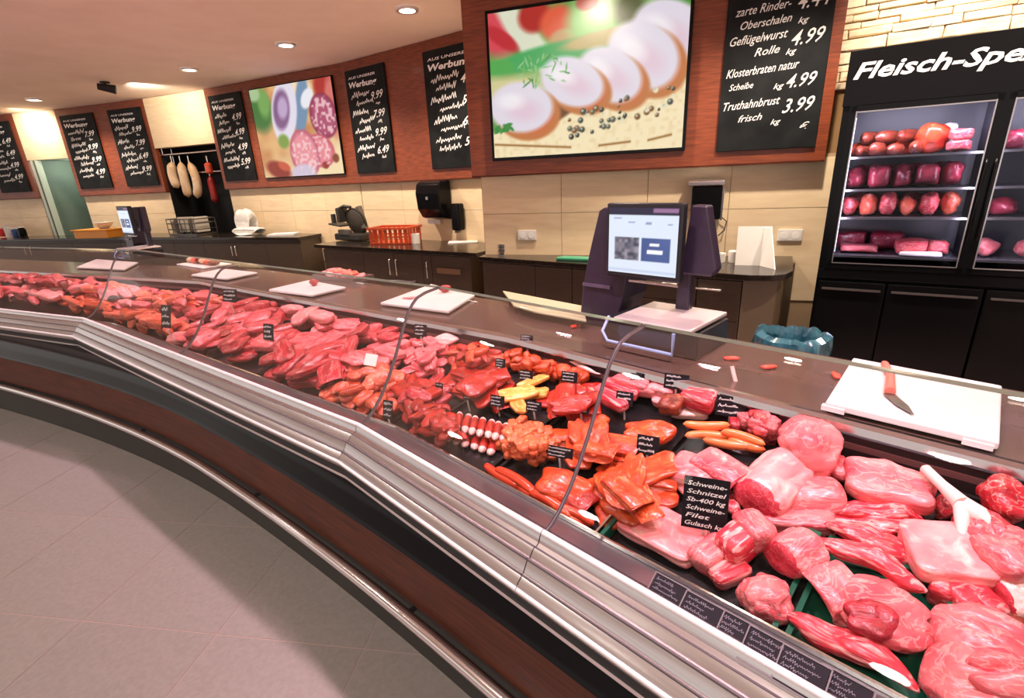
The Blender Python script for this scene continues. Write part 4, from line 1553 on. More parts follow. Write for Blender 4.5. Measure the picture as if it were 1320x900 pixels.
for k in range(7):
    meat('bacon_roll', 'tipped', [marin_r, fat_m], (566 + k * 11, 566 + k * 3.4), (572 + k * 11, 548 + k * 3.2), .028, .028, T, 'red meat roll with white tips in the front row, %s from left' % ORD[k], 'meat roll', TG, k % 3)
heap('red_marinated_strip', ['strip', 'lump'], marin_r, (556, 540), 42, 20, 35, 26, (.085, .045, .034), .045, 'dark red marinated strip at the counter bend', group='dark red strips at the bend', seed=7)
heap('marinated_pork', ['steak', 'lump'], [marin_r, beef], (540, 506), 38, 20, 0, 15, (.10, .06, .028), .05, 'red marinated slice left of the tipped rolls', group='red slices left of the rolls', seed=8)
heap('marinated_steak', ['steak', 'fold'], marin_r, (622, 496), 36, 22, 20, 9, (.13, .09, .03), .05, 'red glazed steak behind the tipped rolls', group='glazed steaks behind the rolls', seed=9, sub=4)
heap('marinated_strip', ['strip', 'lump'], [marin_o, marin_r], (612, 456), 38, 22, -10, 28, (.085, .042, .03), .05, 'orange red strip at the rear rail', group='strip heap at the rear rail', seed=10)
heap('marinated_chunk', ['lump', 'cube'], marin_o, (684, 466), 38, 16, 15, 20, (.06, .045, .036), .05, 'orange chunk by the rail behind yellow cutlets', group='orange chunks by the rail', seed=12)
heap('marinated_chunk', ['lump', 'cube'], [marin_o, marin_p], (736, 478), 28, 13, 10, 12, (.06, .045, .03), .035, 'orange chunk beside the white wedge', group='orange chunks beside the wedge', seed=13)
meat('cheese_wedge', 'strip', [fat_m], (734, 468), (774, 482), .02, .02, T + .045, 'long white wedge lying on the orange chunks by the rail', 'wedge', sub=3, var=1)
for k, (a, b, w) in enumerate((((634, 514), (694, 502), .075), ((668, 500), (706, 484), .045), ((660, 508), (674, 534), .05), ((672, 510), (708, 506), .06))):
    meat('yellow_cutlet', 'sheet', [marin_y], a, b, w, .024, T + .04 - .006 * k, ['largest yellow marinated cutlet in the middle of the case', 'narrow yellow cutlet pointing to the rail',
         'small yellow cutlet tip hanging toward the front', 'yellow cutlet at the right of the yellow group'][k], sub=4, var=k)
heap('dark_marinated_steak', ['steak', 'fold'], marin_r, (736, 518), 30, 19, 0, 8, (.12, .085, .03), .05, 'dark red steak right of yellow cutlets', group='dark red steaks right of the yellow cutlets', seed=14, sub=4)
meat('smoked_fillet', 'steak', [marin_o], (804, 556), (872, 562), .09, .05, T + .02, 'smooth orange smoked fillet right of the centre heap', sub=4, var=2)
meat('smoked_fillet', 'steak', [marin_o], (806, 566), (836, 572), .05, .04, T, 'small orange fillet in front of the smooth one', sub=4, var=0)
FG = 'pale frankfurters'
for k, (a, b) in enumerate((((880, 548), (942, 550)), ((882, 560), (940, 562)), ((905, 568), (974, 578)), ((930, 555), (988, 572)), ((936, 566), (986, 582)))):
    meat('frankfurter', 'sausage', [frank], a, b, .026, .026, T + .012 + (.016 if k in (0, 3) else 0), 'pale orange frankfurter in the pile below the rail, ' + ['top left', 'lower left', 'bottom middle', 'top right', 'lower right'][k], 'sausage', FG, k)
tf = case_pt(.80, .60, 0)
for k, (a, b) in enumerate((((770, 500), (812, 520)), ((778, 494), (822, 510)), ((790, 488), (836, 500)), ((800, 484), (846, 496)), ((812, 500), (850, 506)), ((776, 508), (806, 526)))):
    meat('spare_rib', 'slab', [streaky if k % 2 else pork], a, b, .045, .04, T + .012 + .014 * (k % 3), 'pink white spare rib right of the glass joint, ' + ['bottom left', 'second from left', 'third', 'topmost at the rail', 'rightmost', 'lowest at the front'][k], group='spare ribs right of the glass joint', sub=3, var=k % 5)
for k, (a, b, m, h) in enumerate((((842, 512), (890, 518), pork_pale, .03), ((838, 498), (870, 506), pork_pale, .04), ((882, 508), (922, 520), streaky, .05), ((864, 528), (915, 530), fat_m, .025), ((890, 500), (926, 506), pork, .05), ((852, 518), (880, 524), ham_m, .04))):
    meat('smoked_pork_piece', 'slab', [m], a, b, .07, h * 1.2, T + .012 + .014 * (k % 3), ['pale smoked pork slab at the left of the bacon group', 'pale smoked pork slab leaning on the tag by the rail', 'striped bacon block right of the tag',
         'white fat slice at the front of the bacon group', 'pink bacon block at the back of the group', 'brown cut end of smoked pork beside the tag'][k], sub=3, var=k % 5)
heap('goulash_cube', 'cube', [veal, pork, beef], (982, 542), 30, 15, 30, 24, (.040, .034, .028), .035, 'pink goulash cube left of the round joint', 'meat cube', 'goulash cubes left of the joint', 15)
meat('roast_knuckle', 'lump', [fat_m], (560, 438), (590, 440), .07, .05, T + .02, 'white and pink knuckle by the rear rail at the bend', sub=3, var=2)
heap('pork_medallion', ['steak', 'lump'], [veal, pork, streaky], (554, 458), 38, 26, -40, 20, (.09, .065, .028), .05, 'pink medallion at the bend by the rail', group='pink medallions at the bend', seed=16)
heap('rolled_roast', ['lump', 'loin'], [poultry], (478, 484), 36, 15, 5, 10, (.09, .065, .05), .035, 'orange pink rolled roast below the white label', group='orange pink roasts left of the bend', seed=17)
heap('poultry_breast', ['steak', 'lump'], [poultry, marin_o], (462, 514), 44, 17, 25, 18, (.09, .06, .03), .035, 'orange pink poultry at the front glass', group='poultry pieces left of the bend', seed=18)

# ---------------- left section: beef and veal
BEEF = [
    ((402, 476), 46, 20, 18, 8, [beef], (.15, .09, .035), .04, 'deep red beef steak in the front glass heap', 21),
    ((432, 452), 50, 16, 14, 9, [beef, veal], (.14, .085, .032), .045, 'broad beef slice in the central heap', 22),
    ((350, 446), 46, 18, 18, 8, [beef, veal], (.15, .09, .04), .05, 'beef steak left below the blue black tag', 23),
    ((296, 440), 40, 16, 20, 7, [beef], (.14, .09, .035), .04, 'beef steak near the left bend of the counter', 24),
    ((405, 406), 46, 15, 15, 9, [veal, pork_pale], (.14, .08, .035), .05, 'pale pink veal slice by the rear rail', 25),
    ((458, 424), 30, 12, 20, 6, [veal, beef], (.11, .07, .03), .035, 'pink slice right beside the veal heap', 26),
    ((504, 432), 22, 12, 0, 6, [beef], (.09, .06, .028), .03, 'red slice right of the rear veal heap', 27),
    ((340, 396), 34, 12, 10, 6, [beef], (.12, .08, .04), .04, 'red beef joint beside the rear tag', 28),
    ((270, 404), 40, 13, 10, 9, [veal, beef], (.13, .08, .035), .04, 'pink veal slice left of the rear red joints', 29),
    ((330, 415), 44, 12, 12, 8, [beef, veal], (.13, .08, .035), .045, 'beef slice between the two beef tags', 30),
    ((250, 430), 30, 12, 15, 6, [veal, beef], (.12, .07, .04), .035, 'pink round piece at the left bend of the counter', 31),
    ((500, 458), 24, 16, -50, 6, [veal, pork], (.09, .06, .028), .03, 'pink slice between the beef and the medallions', 32),
]
for c, rx, ry, rot, n, ms, size, hm, lab, sd in BEEF:
    n, size = int(n * 1.35), tuple(q * 1.18 for q in size)
    heap('beef_slice', ['cube', 'steak', 'fold', 'slab', 'lump'], ms, c, rx, ry, rot, n, size, hm, lab, group=lab + 's', seed=sd, sub=3)
meat('veal_roast', 'loin', [pork_pale, pork_cut], (218, 437), (250, 436), .085, .075, T, 'pale cut veal roast nearest the left bend at the glass', sub=3, var=1)
FARH = [
    ((190, 412), 50, 12, 10, 16, [poultry, marin_o], (.13, .05, .04), .05, 'orange pink poultry strip, front heap left of bend', 41),
    ((205, 386), 54, 11, 8, 18, [poultry, marin_o, veal], (.14, .05, .04), .06, 'orange pink poultry strip, rear heap left of bend', 42),
    ((120, 392), 44, 8, 6, 14, [marin_o, poultry], (.15, .05, .04), .05, 'orange strip, far left front heap', 43),
    ((130, 372), 50, 10, 5, 18, [veal, poultry, pork_pale], (.16, .06, .045), .08, 'pale pink strip, far left middle heap', 44),
    ((40, 378), 44, 8, 3, 12, [veal, pork_pale], (.16, .06, .05), .06, 'pale pink piece, front of far left end', 45),
    ((45, 360), 50, 8, 2, 14, [beef, veal], (.18, .07, .05), .07, 'pink red strip, back of far left end', 46),
    ((255, 384), 34, 8, 8, 8, [poultry, veal], (.13, .06, .04), .04, 'orange pink strip by the rear rail before the beef', 47),
    ((165, 392), 30, 7, 6, 8, [veal, pork_pale], (.14, .06, .04), .07, 'whitish strip on the ridge of the far left heap', 48),
    ((-30, 372), 40, 12, 2, 8, [veal, beef], (.2, .08, .06), .07, 'pink piece at the left picture edge', 49),
]
for c, rx, ry, rot, n, ms, size, hm, lab, sd in FARH:
    n, size = int(n * 1.4), (size[0] * 1.5, size[1] * 1.15, size[2] * 1.2)
    heap('meat_strip', ['strip', 'slab', 'strip', 'fold'], ms, c, rx, ry, rot, n, size, hm, lab, group=lab + 's', seed=sd, sub=3, align=-32)


# ------------------------------------------------------------------ price tags standing in the meat
tag_black = mat('tag_black', (.010, .009, .013), .55, spec=.15)
pin_m = mat('tag_pin', (.75, .72, .72), .3)


def price_tag(px, py, w, h, lift, label, seed, rot=-.6, tilt=.25, text=None, lines=3):
    p = on_deck(px, py, lift)
    o = thing('price_tag', label, 'price tag', p, rot, 'black price tags standing in the meat')
    M = Matrix.Rotation(-tilt, 4, 'X')
    MB().box((0, 0, 0), (w, .0025, h), M=M).build('card', tag_black, o)
    wr_ = MB()
    if text:
        for k, s in enumerate(text):
            put_text(wr_, s, -w * .42, h * (.34 - k * .155), h * .085, w * min(.86, .12 + .085 * len(s)), .25, .012, -.03, y=-.0019)
    else:
        for k in range(lines):
            z = h * (.5 - (k + .75) / lines * .92)
            scribble(wr_, -w * .42, z, w * random.Random(seed + k).uniform(.55, .84), h * .42 / lines, seed * 9 + k, -.0019, .17)
    wr_.v = [tuple(M @ Vector(v)) for v in wr_.v]
    wr_.build('writing', chalk, o, kind='stuff')
    q = tval(p)[0]
    dz = deckz(q) + .012 - p.z
    MB().tube([M @ Vector((0, .003, -h * .3)), M @ Vector((0, .004, -h / 2)), Vector((0, .01, min(dz, -h / 2 - .01)))], .003, 6).build('pin', pin_m, o, 60)
    return o


price_tag(909, 650, .088, .115, .115, 'large black chalk sign standing over the pork belly', 1, -.36, .14,
          ['Schweine-', 'Schnitzel', 'Sb-400 kg', 'Schweine-', 'Filet', 'Gulasch kg'])
TAGS = [
    (721, 583, .075, .03, .075, 'wide black tag between the sausages and the centre fillets', 2),
    (835, 574, .055, .05, .085, 'black tag in front of the smooth orange fillet', 3),
    (749, 524, .05, .042, .085, 'black tag on the dark red steaks', 4),
    (805, 514, .05, .042, .085, 'black tag in front of the spare ribs', 5),
    (688, 524, .05, .032, .07, 'black tag below the yellow cutlets, right one', 6),
    (641, 517, .05, .036, .07, 'black tag below the yellow cutlets, left one', 7),
    (602, 508, .03, .04, .08, 'small dark tag on the red slices left of the glazed steaks', 8),
    (678, 484, .05, .034, .075, 'black tag in front of the orange chunks by the rail', 9),
    (734, 486, .055, .035, .075, 'black tag below the white wedge', 10),
    (645, 468, .04, .032, .075, 'black tag between the strip heap and the orange chunks', 11),
    (679, 437, .05, .03, .11, 'black tag at the rear rail above the orange chunks', 12),
    (752, 462, .06, .03, .075, 'black tag at the rear rail above the white wedge', 13),
    (872, 492, .07, .045, .10, 'white written black tag lying on the bacon by the rail', 14),
    (942, 524, .075, .055, .075, 'black tag between the bacon and the goulash cubes', 15),
    (542, 426, .05, .04, .09, 'black tag by the rail left of the white knuckle', 16),
    (346, 428, .05, .06, .11, 'blue black tag in the middle of the beef', 17),
    (214, 408, .06, .10, .13, 'tall grey black tag between the poultry and the beef', 18),
    (296, 381, .09, .06, .12, 'dark tag by the rear rail above the veal slices', 19),
    (566, 500, .03, .035, .06, 'small tag on the right of the red slices', 20),
    (820, 488, .035, .03, .09, 'small tag by the rear rail above the spare ribs', 21),
    (500, 528, .03, .05, .06, 'narrow tag between the poultry and the dark red strips', 22),
]
for px, py, w, h, lift, lab, sd in TAGS:
    price_tag(px, py, w * (1 if px > 560 else 1.2), h * (1 if px > 560 else 1.2), lift + (0 if px > 560 else .045), lab, sd, -.45 if px > 500 else -.4)
wl = on_deck(478, 464, .125)
o = thing('paper_label', 'white paper label lying on the beef left of the bend', 'label', wl, -.5)
MB().box((0, 0, 0), (.06, .002, .045), M=Matrix.Rotation(-.5, 4, 'X')).build('sheet', white_paper, o)
# the stake with the white head behind the black tag at the rail
p = on_deck(950, 500, .08)
o = thing('meat_stake', 'pale wooden stake leaning at the rail above the goulash cubes', 'stake', p)
MB().tube([(-.012, .02, .06), (.0, .0, 0), (.005, -.01, -.05)], [.006, .007, .005], 8).build('stick', fat_m, o, 60)

# labels on the sloping ledge behind the glass
for k, (px, py) in enumerate(((859, 767), (901, 793), (942, 816), (987, 843), (1033, 870), (1086, 898))):
    # plane of the ledge: z = .862 - .585 (t - .012)
    z = .83
    for _ in range(20):
        t_ = tval(un(px, py, z))[0]
        z = .5 * z + .5 * (.862 - .585 * (t_ - .012) + .004)
    p = un(px, py, z)
    o = thing('ledge_label', ['first black price label on the sloping ledge, next to the glass joint', 'second black price label on the sloping ledge, counting from the glass joint',
                              'third black ledge label, with a glint on its top edge', 'fourth black ledge label from the glass joint', 'fifth black ledge label, below the pork chunks',
                              'black ledge label at the bottom edge below the green tray'][k], 'price label', p, math.atan2(-.7071, .7071))
    o.rotation_euler = (-(math.pi / 2 - .53) , 0, math.atan2(-.7071, .7071))
    MB().box((0, .0, 0), (.058, .0025, .050)).build('card', tag_black, o)
    fr = MB()
    for cx, cz, sx, sz in ((0, .026, .062, .002), (0, -.026, .062, .002), (.031, 0, .002, .052), (-.031, 0, .002, .052)):
        fr.box((cx, -.001, cz), (sx, .003, sz))
    fr.build('holder_rim', mat('label_rim', (.16, .14, .15), .4), o)
    wr_ = MB()
    for j in range(5):
        scribble(wr_, -.026, .016 - j * .0085, .03 + .004 * ((j * 7 + k * 3) % 5), .005, 500 + k * 10 + j, -.0017, .12)
    wr_.build('writing', mat('label_writing', (.22, .20, .24), .8), o, kind='stuff')

# ------------------------------------------------------------------ refrigerator with glass doors
FR0 = Vector((1.90, 3.05))
fr = thing('display_refrigerator', 'tall black glass door refrigerator full of meat against the stone wall', 'refrigerator', (FR0.x, FR0.y, 0), math.atan2(FD.y, FD.x))
FW, FDEP = 1.36, .62
b = MB()
b.box((.03, FDEP / 2, 1.05), (.05, FDEP, 2.10))
b.box((FW - .03, FDEP / 2, 1.05), (.05, FDEP, 2.10))
b.box((FW / 2, FDEP - .015, 1.05), (FW - .11, .03, 2.10))
b.box((FW / 2, FDEP / 2, 1.97), (FW - .11, FDEP - .04, .26))
b.box((FW / 2, FDEP / 2, .48), (FW - .11, FDEP - .04, .94))
b.build('cabinet_body', black, fr)
MB().box((FW / 2, -.006, 1.965), (FW, .012, .275)).build('header_panel', black, fr, bevel=.003)
tx = MB()
put_text(tx, 'Fleisch-Spezialitäten', .030, 1.962, .076, 1.21, .30, .022, y=-.0135)
tx.build('lettering', white_ink, fr)
inner = mat('fridge_lining', (.014, .013, .022), .4)
b = MB()
b.box((FW / 2, FDEP - .035, 1.395), (FW - .11, .006, .88))
b.build('back_lining', inner, fr)
for x in (.058, FW / 2, FW - .058):
    MB().box((x, .20, 1.395), (.008, .36, .85)).build('side_lining', inner, fr)
lamp_f = mat('fridge_lamp', (.80, .78, 1.), .5, emit=3.5)
for x in (.072, FW / 2 + .018):
    MB().box((x, .035, 1.40), (.010, .012, .74)).build('lamp_strip', lamp_f, fr)
for x in (FW * .27, FW * .75):
    MB().box((x, .10, 1.825), (.46, .03, .012)).build('lamp_strip', lamp_f, fr)
    d = bpy.data.lights.new('fridge_lamp_light', 'AREA')
    d.shape = 'RECTANGLE'
    d.size, d.size_y = .46, .05
    d.energy = 6
    d.color = (.88, .82, 1)
    o = bpy.data.objects.new('fridge_lamp_light', d)
    COL.objects.link(o)
    o.parent = fr
    o.location = (x, .10, 1.812)
    o.rotation_euler = (math.radians(22), 0, 0)
for x, sg in ((.085, -1), (FW / 2 - .03, 1), (FW / 2 + .035, -1), (FW - .085, 1)):
    d = bpy.data.lights.new('fridge_lamp_light', 'AREA')
    d.shape = 'RECTANGLE'
    d.size, d.size_y = .74, .03
    d.energy = 2.2
    d.color = (.90, .80, 1)
    o = bpy.data.objects.new('fridge_lamp_light', d)
    COL.objects.link(o)
    o.parent = fr
    o.location = (x, .04, 1.40)
    o.rotation_euler = Vector((-sg * .8, 1, 0)).to_track_quat('-Z', 'X').to_euler()
sh_m = mat('fridge_shelf', (.10, .10, .12), .25)
for x0, x1 in ((.062, FW / 2 - .008), (FW / 2 + .008, FW - .062)):
    for z in (1.565, 1.385, 1.225, 1.0):
        s_ = MB().box(((x0 + x1) / 2, .34, z - .007), (x1 - x0, .46, .010)).build('shelf', sh_m, fr)
        MB().box(((x0 + x1) / 2, .105, z - .006), (x1 - x0, .010, .012)).build('shelf_edge', steel_dark, s_)
for x0, x1, lab in ((.045, .672, 'left'), (.688, 1.315, 'right')):
    d_ = MB()
    w_ = .034
    d_.box(((x0 + x1) / 2, -.012, 1.81), (x1 - x0, .022, w_))
    d_.box(((x0 + x1) / 2, -.012, .955), (x1 - x0, .022, w_))
    d_.box((x0 + w_ / 2 - .008, -.012, 1.385), (w_, .022, .90))
    d_.box((x1 - w_ / 2 + .008, -.012, 1.385), (w_, .022, .90))
    d_ = d_.build('glass_door', black, fr)
    MB().box(((x0 + x1) / 2, -.010, 1.385), (x1 - x0 - w_ - .01, .006, .83)).build('glass_pane', glass_fr, d_)
    fm = MB()
    xa, xb = x0 + .027, x1 - .027
    for c_, s_ in (((xa, -.0245, 1.385), (.006, .003, .83)), ((xb, -.0245, 1.385), (.006, .003, .83)), (((xa + xb) / 2, -.0245, .972), (xb - xa, .003, .006)), (((xa + xb) / 2, -.0245, 1.795), (xb - xa, .003, .006))):
        fm.box(c_, s_)
    fm.build('chrome_bead', steel, d_)
    hx = x1 - .01 if lab == 'left' else x0 + .01
    MB().tube([(hx, -.022, 1.12), (hx, -.042, 1.14), (hx, -.042, 1.50), (hx, -.022, 1.52)], .006, 8).build('handle', black, d_, 60)
MB().box((FW / 2, -.010, .905), (FW - .02, .018, .055)).build('kick_rail', black, fr, bevel=.004)
for x0, x1 in ((.02, .355), (.365, .785), (.795, 1.34)):
    p_ = MB().box(((x0 + x1) / 2, -.010, .46), (x1 - x0, .018, .80)).build('lower_door', black, fr, bevel=.006)
    MB().box(((x0 + x1) / 2, -.026, .815), (x1 - x0 - .04, .014, .012)).build('handle', steel_dark, p_, bevel=.003)
bpy.context.view_layer.update()
FM = fr.matrix_world.copy()


def in_fridge(name, kind, mats, x, y, z, L, W, H, label, an=0., cat='meat', group=None, sub=3):
    H = min(H * 1.25, .165 if z > 1.5 else .135)
    p = FM @ Vector((x, y, z + H / 2 + .002))
    ax = FM.to_3x3() @ Vector((math.cos(an), math.sin(an), 0))
    return piece(name, kind, mats, p, ax, (0, 0, 1), (L, W, H), label, cat, group, None, sub)


wrapm = meat_mat('wrapped_dark_meat', srgb(150, 44, 62), srgb(96, 24, 40), srgb(210, 130, 140), .6, .72, 4)
for k, x in enumerate((.13, .21, .30, .39)):
    in_fridge('dry_sausage', 'sausage', [ham_m], x, .26, 1.565, .18, .06, .05 + .01 * (k % 2), 'brown dry sausage on the top left refrigerator shelf, ' + ['leftmost', 'second from left', 'third from left', 'rightmost'][k], 1.2, 'sausage')
for k, x in enumerate((.15, .26, .36)):
    in_fridge('dry_sausage', 'sausage', [saus_o], x, .42, 1.565, .20, .06, .07, 'reddish dry sausage at the back of the top shelf, ' + ['left', 'middle', 'right'][k], .6, 'sausage')
in_fridge('smoked_ham', 'lump', [saus_o, ham_m], .46, .30, 1.565, .17, .15, .17, 'big reddish smoked ham on the top left refrigerator shelf')
for k, (x, z) in enumerate(((.57, 1.565), (.57, 1.625))):
    in_fridge('packed_meat', 'slab', [veal], x, .24, z, .10, .18, .05, ['lower', 'upper'][k] + ' pink vacuum pack at the right of the top shelf', cat='package')
for k, x in enumerate((.17, .255, .345)):
    in_fridge('dry_sausage', 'sausage', [ham_m], x, .34, 1.63, .19, .065, .06, 'brown dry sausage lying on top of the top shelf pile, ' + ['left', 'middle', 'right'][k], .9, 'sausage')
for k, x in enumerate((.15, .29, .43, .55)):
    in_fridge('dark_joint', 'lump', [wrapm], x, .45, 1.385, .13, .12, .12, 'dark joint at the back of the second shelf, ' + ORD[k] + ' from left')
for k, x in enumerate((.16, .30, .44, .56)):
    in_fridge('pink_joint', 'lump', [veal, pork][k % 2], x, .44, 1.225, .13, .14, .10, 'pink joint at the back of the third shelf, ' + ORD[k] + ' from left')
for k, x in enumerate((.10, .30)):
    in_fridge('meat_pack', 'slab', [wrapm], x + .05, .45, 1.0, .18, .12, .09, 'dark meat pack at the back of the bottom shelf, ' + ['left', 'right'][k], cat='package')
in_fridge('white_carton', 'slab', [white_paper], .53, .44, 1.565, .10, .06, .20, 'white carton standing at the back of the top shelf', cat='carton')
for k, x in enumerate((.125, .237, .349, .461, .573)):
    in_fridge('dark_joint', 'slab' if k % 2 else 'lump', [wrapm], x, .26, 1.385, .108, .20, .10 + .02 * (k % 3), 'dark vacuum packed joint on the second shelf, ' + ['leftmost', 'second from left', 'in the middle', 'second from right', 'rightmost'][k])
for k, x in enumerate((.115, .211, .307, .403, .499, .595)):
    in_fridge('pink_joint', 'lump', [poultry if k % 2 else veal], x, .24, 1.225, .094, .17, .09 + .015 * (k % 3), 'pink meat joint on the third shelf, ' + ['leftmost', 'second from left', 'third from left', 'third from right', 'second from right', 'rightmost'][k])
for k, (x, L) in enumerate(((.20, .20), (.46, .16), (.58, .10))):
    in_fridge('meat_pack', 'slab', [pork if k == 0 else veal], x, .26, 1.0, L, .18, .04 + .03 * (k > 0), ['flat pale pack at the left of the bottom shelf', 'pink meat pack on the bottom shelf', 'small pink pack at the bottom shelf corner'][k], cat='package')
in_fridge('white_dish', 'slab', [white_plastic], .50, .155, 1.0, .20, .06, .022, 'white dish at the front of the bottom shelf', cat='dish')
for k, (x, z) in enumerate(((.80, 1.565), (.98, 1.565), (.82, 1.225), (1.0, 1.225), (.80, 1.0), (.98, 1.0))):
    in_fridge('packed_joint', 'lump', [wrapm if k < 4 else pork], x, .26, z, .13, .18, .08, 'packed joint behind the right refrigerator door, ' + ['top left', 'top right', 'middle left', 'middle right', 'bottom left', 'bottom right'][k])

# ------------------------------------------------------------------ scales with tills on the rear worktop
def pos_screen(U, V):
    img = np.ones(U.shape + (3,)) * np.array((222, 232, 248)) / 255
    img = np.where((V < .10)[..., None], np.array((30, 34, 60)) / 255, img)
    box = lambda a, b, c, d: ((U > a) & (U < b) & (V > c) & (V < d))[..., None]
    img = np.where(box(.66, 1, .0, .06), np.array((150, 110, 150)) / 255, img)
    nz = vnoise(U, V, 22, 20, 9)
    ph = np.concatenate([.18 + .5 * nz, .20 + .45 * nz, .28 + .4 * nz], -1)
    img = np.where(box(.10, .46, .44, .80), ph, img)
    img = np.where(box(.50, .91, .44, .80), np.array((60, 84, 140)) / 255 + .06 * vnoise(U, V, 6, 6, 3), img)
    for a, b, c, d in ((.62, .76, .52, .56), (.58, .80, .61, .67), (.30, .40, .20, .23), (.55, .63, .20, .24), (.86, .92, .22, .25), (.08, .2, .14, .16)):
        img = np.where(box(a, b, c, d), np.array((250, 250, 255) if c > .4 else (150, 165, 200)) / 255, img)
    img = np.where(box(.0, 1., .93, .97), np.array((200, 212, 236)) / 255, img)
    return img


def till(loc, rz, label, mirror=False):
    o = thing('scale_till', label, 'till', loc, rz)
    sg = -1 if mirror else 1
    X = lambda x: (x - .085) * sg + .085
    P = lambda pts: [(X(x), z) for x, z in pts]
    # tower: profile in x, z pulled back in y
    prof = [(-.128, .455), (-.105, .468), (-.045, .466), (-.03, .30), (.0, .24), (-.012, .13), (-.03, .07), (-.03, .003), (-.215, .003), (-.212, .06), (-.20, .17), (-.17, .30)]
    prof = P(prof)
    n = len(prof)
    vs = [(x, -.02, z) for x, z in prof] + [(x, .15, z) for x, z in prof]
    fs = [tuple(range(n)), tuple(range(n, 2 * n))[::-1]] + [(i, n + i, n + (i + 1) % n, (i + 1) % n) for i in range(n)]
    MB().add(vs, fs).build('tower', pos_m, o, bevel=.006)
    MB().box((X(-.13), -.024, .17), (.13, .012, .012)).build('trim_band', mat('pos_band', srgb(86, 76, 96), .3), o)
    a = MB()
    a.box((X(-.01), .03, .32), (.10, .05, .09))
    a.build('screen_arm', pos_dark, o, bevel=.004)
    c = MB().box((X(.083), -.045, .355), (.292, .036, .262)).build('customer_screen', pos_dark, o, bevel=.006)
    pw, ph = .268, .228
    s_ = painting('screen_image', pw, ph, 60, 52, pos_screen, screen_m, c, 0)
    s_.location = (X(.083), -.0642, .357)
    q = MB()
    y0, y1 = .0, .05
    tz = [(.215, .475), (.268, .473), (.325, .27), (.31, .245), (.20, .245)]
    q.add([(X(x), y0 + .10 * (z - .245), z) for x, z in tz] + [(X(x), y1 + .10 * (z - .245), z) for x, z in tz],
          [tuple(range(5))[::-1], tuple(range(5, 10))] + [(i, (i + 1) % 5, 5 + (i + 1) % 5, 5 + i) for i in range(5)])
    q.box((X(.20), .05, .18), (.05, .04, .16))
    q.build('operator_screen', pos_m, o, bevel=.006)
    MB().box((X(.13), -.052, .214), (.19, .016, .008)).build('screen_sill', steel, o)
    b = MB()
    b.box((X(.17), -.03, .045), (.36, .25, .088))
    b.build('scale_body', pos_dark, o, bevel=.008)
    MB().box((X(.20), -.05, .104), (.285, .28, .014)).build('weigh_plate', plate_m, o, bevel=.004)
    MB().box((X(.20), -.05, .0925), (.10, .10, .009)).build('plate_support', steel_dark, o)
    pale = mat('pale_blue_guard', srgb(150, 178, 226), .25)  # pale blue reflection on the scale front, modelled as a bent tube
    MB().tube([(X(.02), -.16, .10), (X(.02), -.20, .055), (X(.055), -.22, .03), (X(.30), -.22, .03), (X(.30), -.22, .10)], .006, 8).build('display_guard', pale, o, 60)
    MB().box((X(.17), -.1575, .05), (.22, .004, .05)).build('digit_display', mat('digit_display', srgb(64, 74, 104), .2), o)
    return o


till((.454, 1.868, .9515), math.atan2(-.7071, .7071), 'till scale with bright screen and weighing plate in front of the right counter')
tb = hit(176, 320, (n := Vector((.6, .8))) * 1.846, Vector((.6, .8)) * 1.846 + Vector((.8, -.6)))
till((tb.x + .02, tb.y - .015, .9515), math.atan2(-.6, .8), 'far left till scale with small blue screen near the hanging sausages', False)


# ------------------------------------------------------------------ cutting boards and things on the rear worktop
def quad_board(name, label, px4, z, th, m, cat='cutting board', parent=None, tabs=(), bevel=.004, group=None):
    pts = [un(x, y, z + th) for x, y in px4]
    c = sum(pts, Vector()) / 4
    c.z = z
    if parent is None:
        o = thing(name, label, cat, c, 0, group)
        MB().prism([(p.x - c.x, p.y - c.y) for p in pts], 0, th).build('board', m, o, bevel=bevel)
    return o, pts, c


WT = .9515
BG = 'white cutting boards on the rear worktop'
o, pts, c = quad_board('cutting_board', 'largest white cutting board carrying the knife, at the right', [(1100, 461), (1292, 497), (1289, 571), (1064, 518)], WT + .009, .018, board_m, group=BG)
for f in (.06, .90):
    q = pts[3].lerp(pts[2], f)
    e = (pts[2] - pts[3]).normalized()
    nn = Vector((-e.y, e.x, 0))
    MB().box((0, 0, 0), (.05, .016, .012), M=Matrix.Translation((q.x - c.x, q.y - c.y, .004)) @ Matrix.Rotation(math.atan2(e.y, e.x), 4, 'Z')).build('stop_lug', board_m, o)
kz = WT + .0285
k0, k1, k2, k3 = un(1139, 468, kz + .008), un(1148, 484, kz + .008), un(1147, 506, kz + .008), un(1178, 535, kz + .004)
kn = thing('knife', 'butcher knife with reddish handle lying on the largest cutting board', 'knife', (k2.x, k2.y, kz))
kl = [Vector((p.x - k2.x, p.y - k2.y, .010)) for p in (k0, k1, k2, k3)]
MB().tube([kl[0], kl[0].lerp(kl[1], .15), kl[1], kl[2]], [.005, .010, .010, .0125], 10).build('handle', red_m if False else mat('knife_handle', srgb(226, 120, 104), .4), kn, 60)
dv_ = (kl[3] - kl[2])
sd_ = Vector((-dv_.y, dv_.x, 0)).normalized()
a_, b_, c_, d_ = kl[2] + sd_ * .010, kl[2] - sd_ * .014, kl[2].lerp(kl[3], .55) - sd_ * .014, kl[3]
e_ = kl[2].lerp(kl[3], .6) + sd_ * .010
MB().prism([(p.x, p.y) for p in (a_, b_, c_, d_, e_)], .003, .006).build('blade', steel_dark, kn)
_, _, b2c = quad_board('cutting_board', 'white cutting board with red meat scrap near the bend, in front of the middle counter', [(556, 366), (612, 380), (578, 401), (490, 390)], WT + .006, .014, board_m, group=BG)
_, _, b3c = quad_board('cutting_board', 'white cutting board left of the meat tray, in front of the counter gap', [(398, 361), (446, 370), (402, 380), (346, 373)], WT + .006, .014, board_m, group=BG)
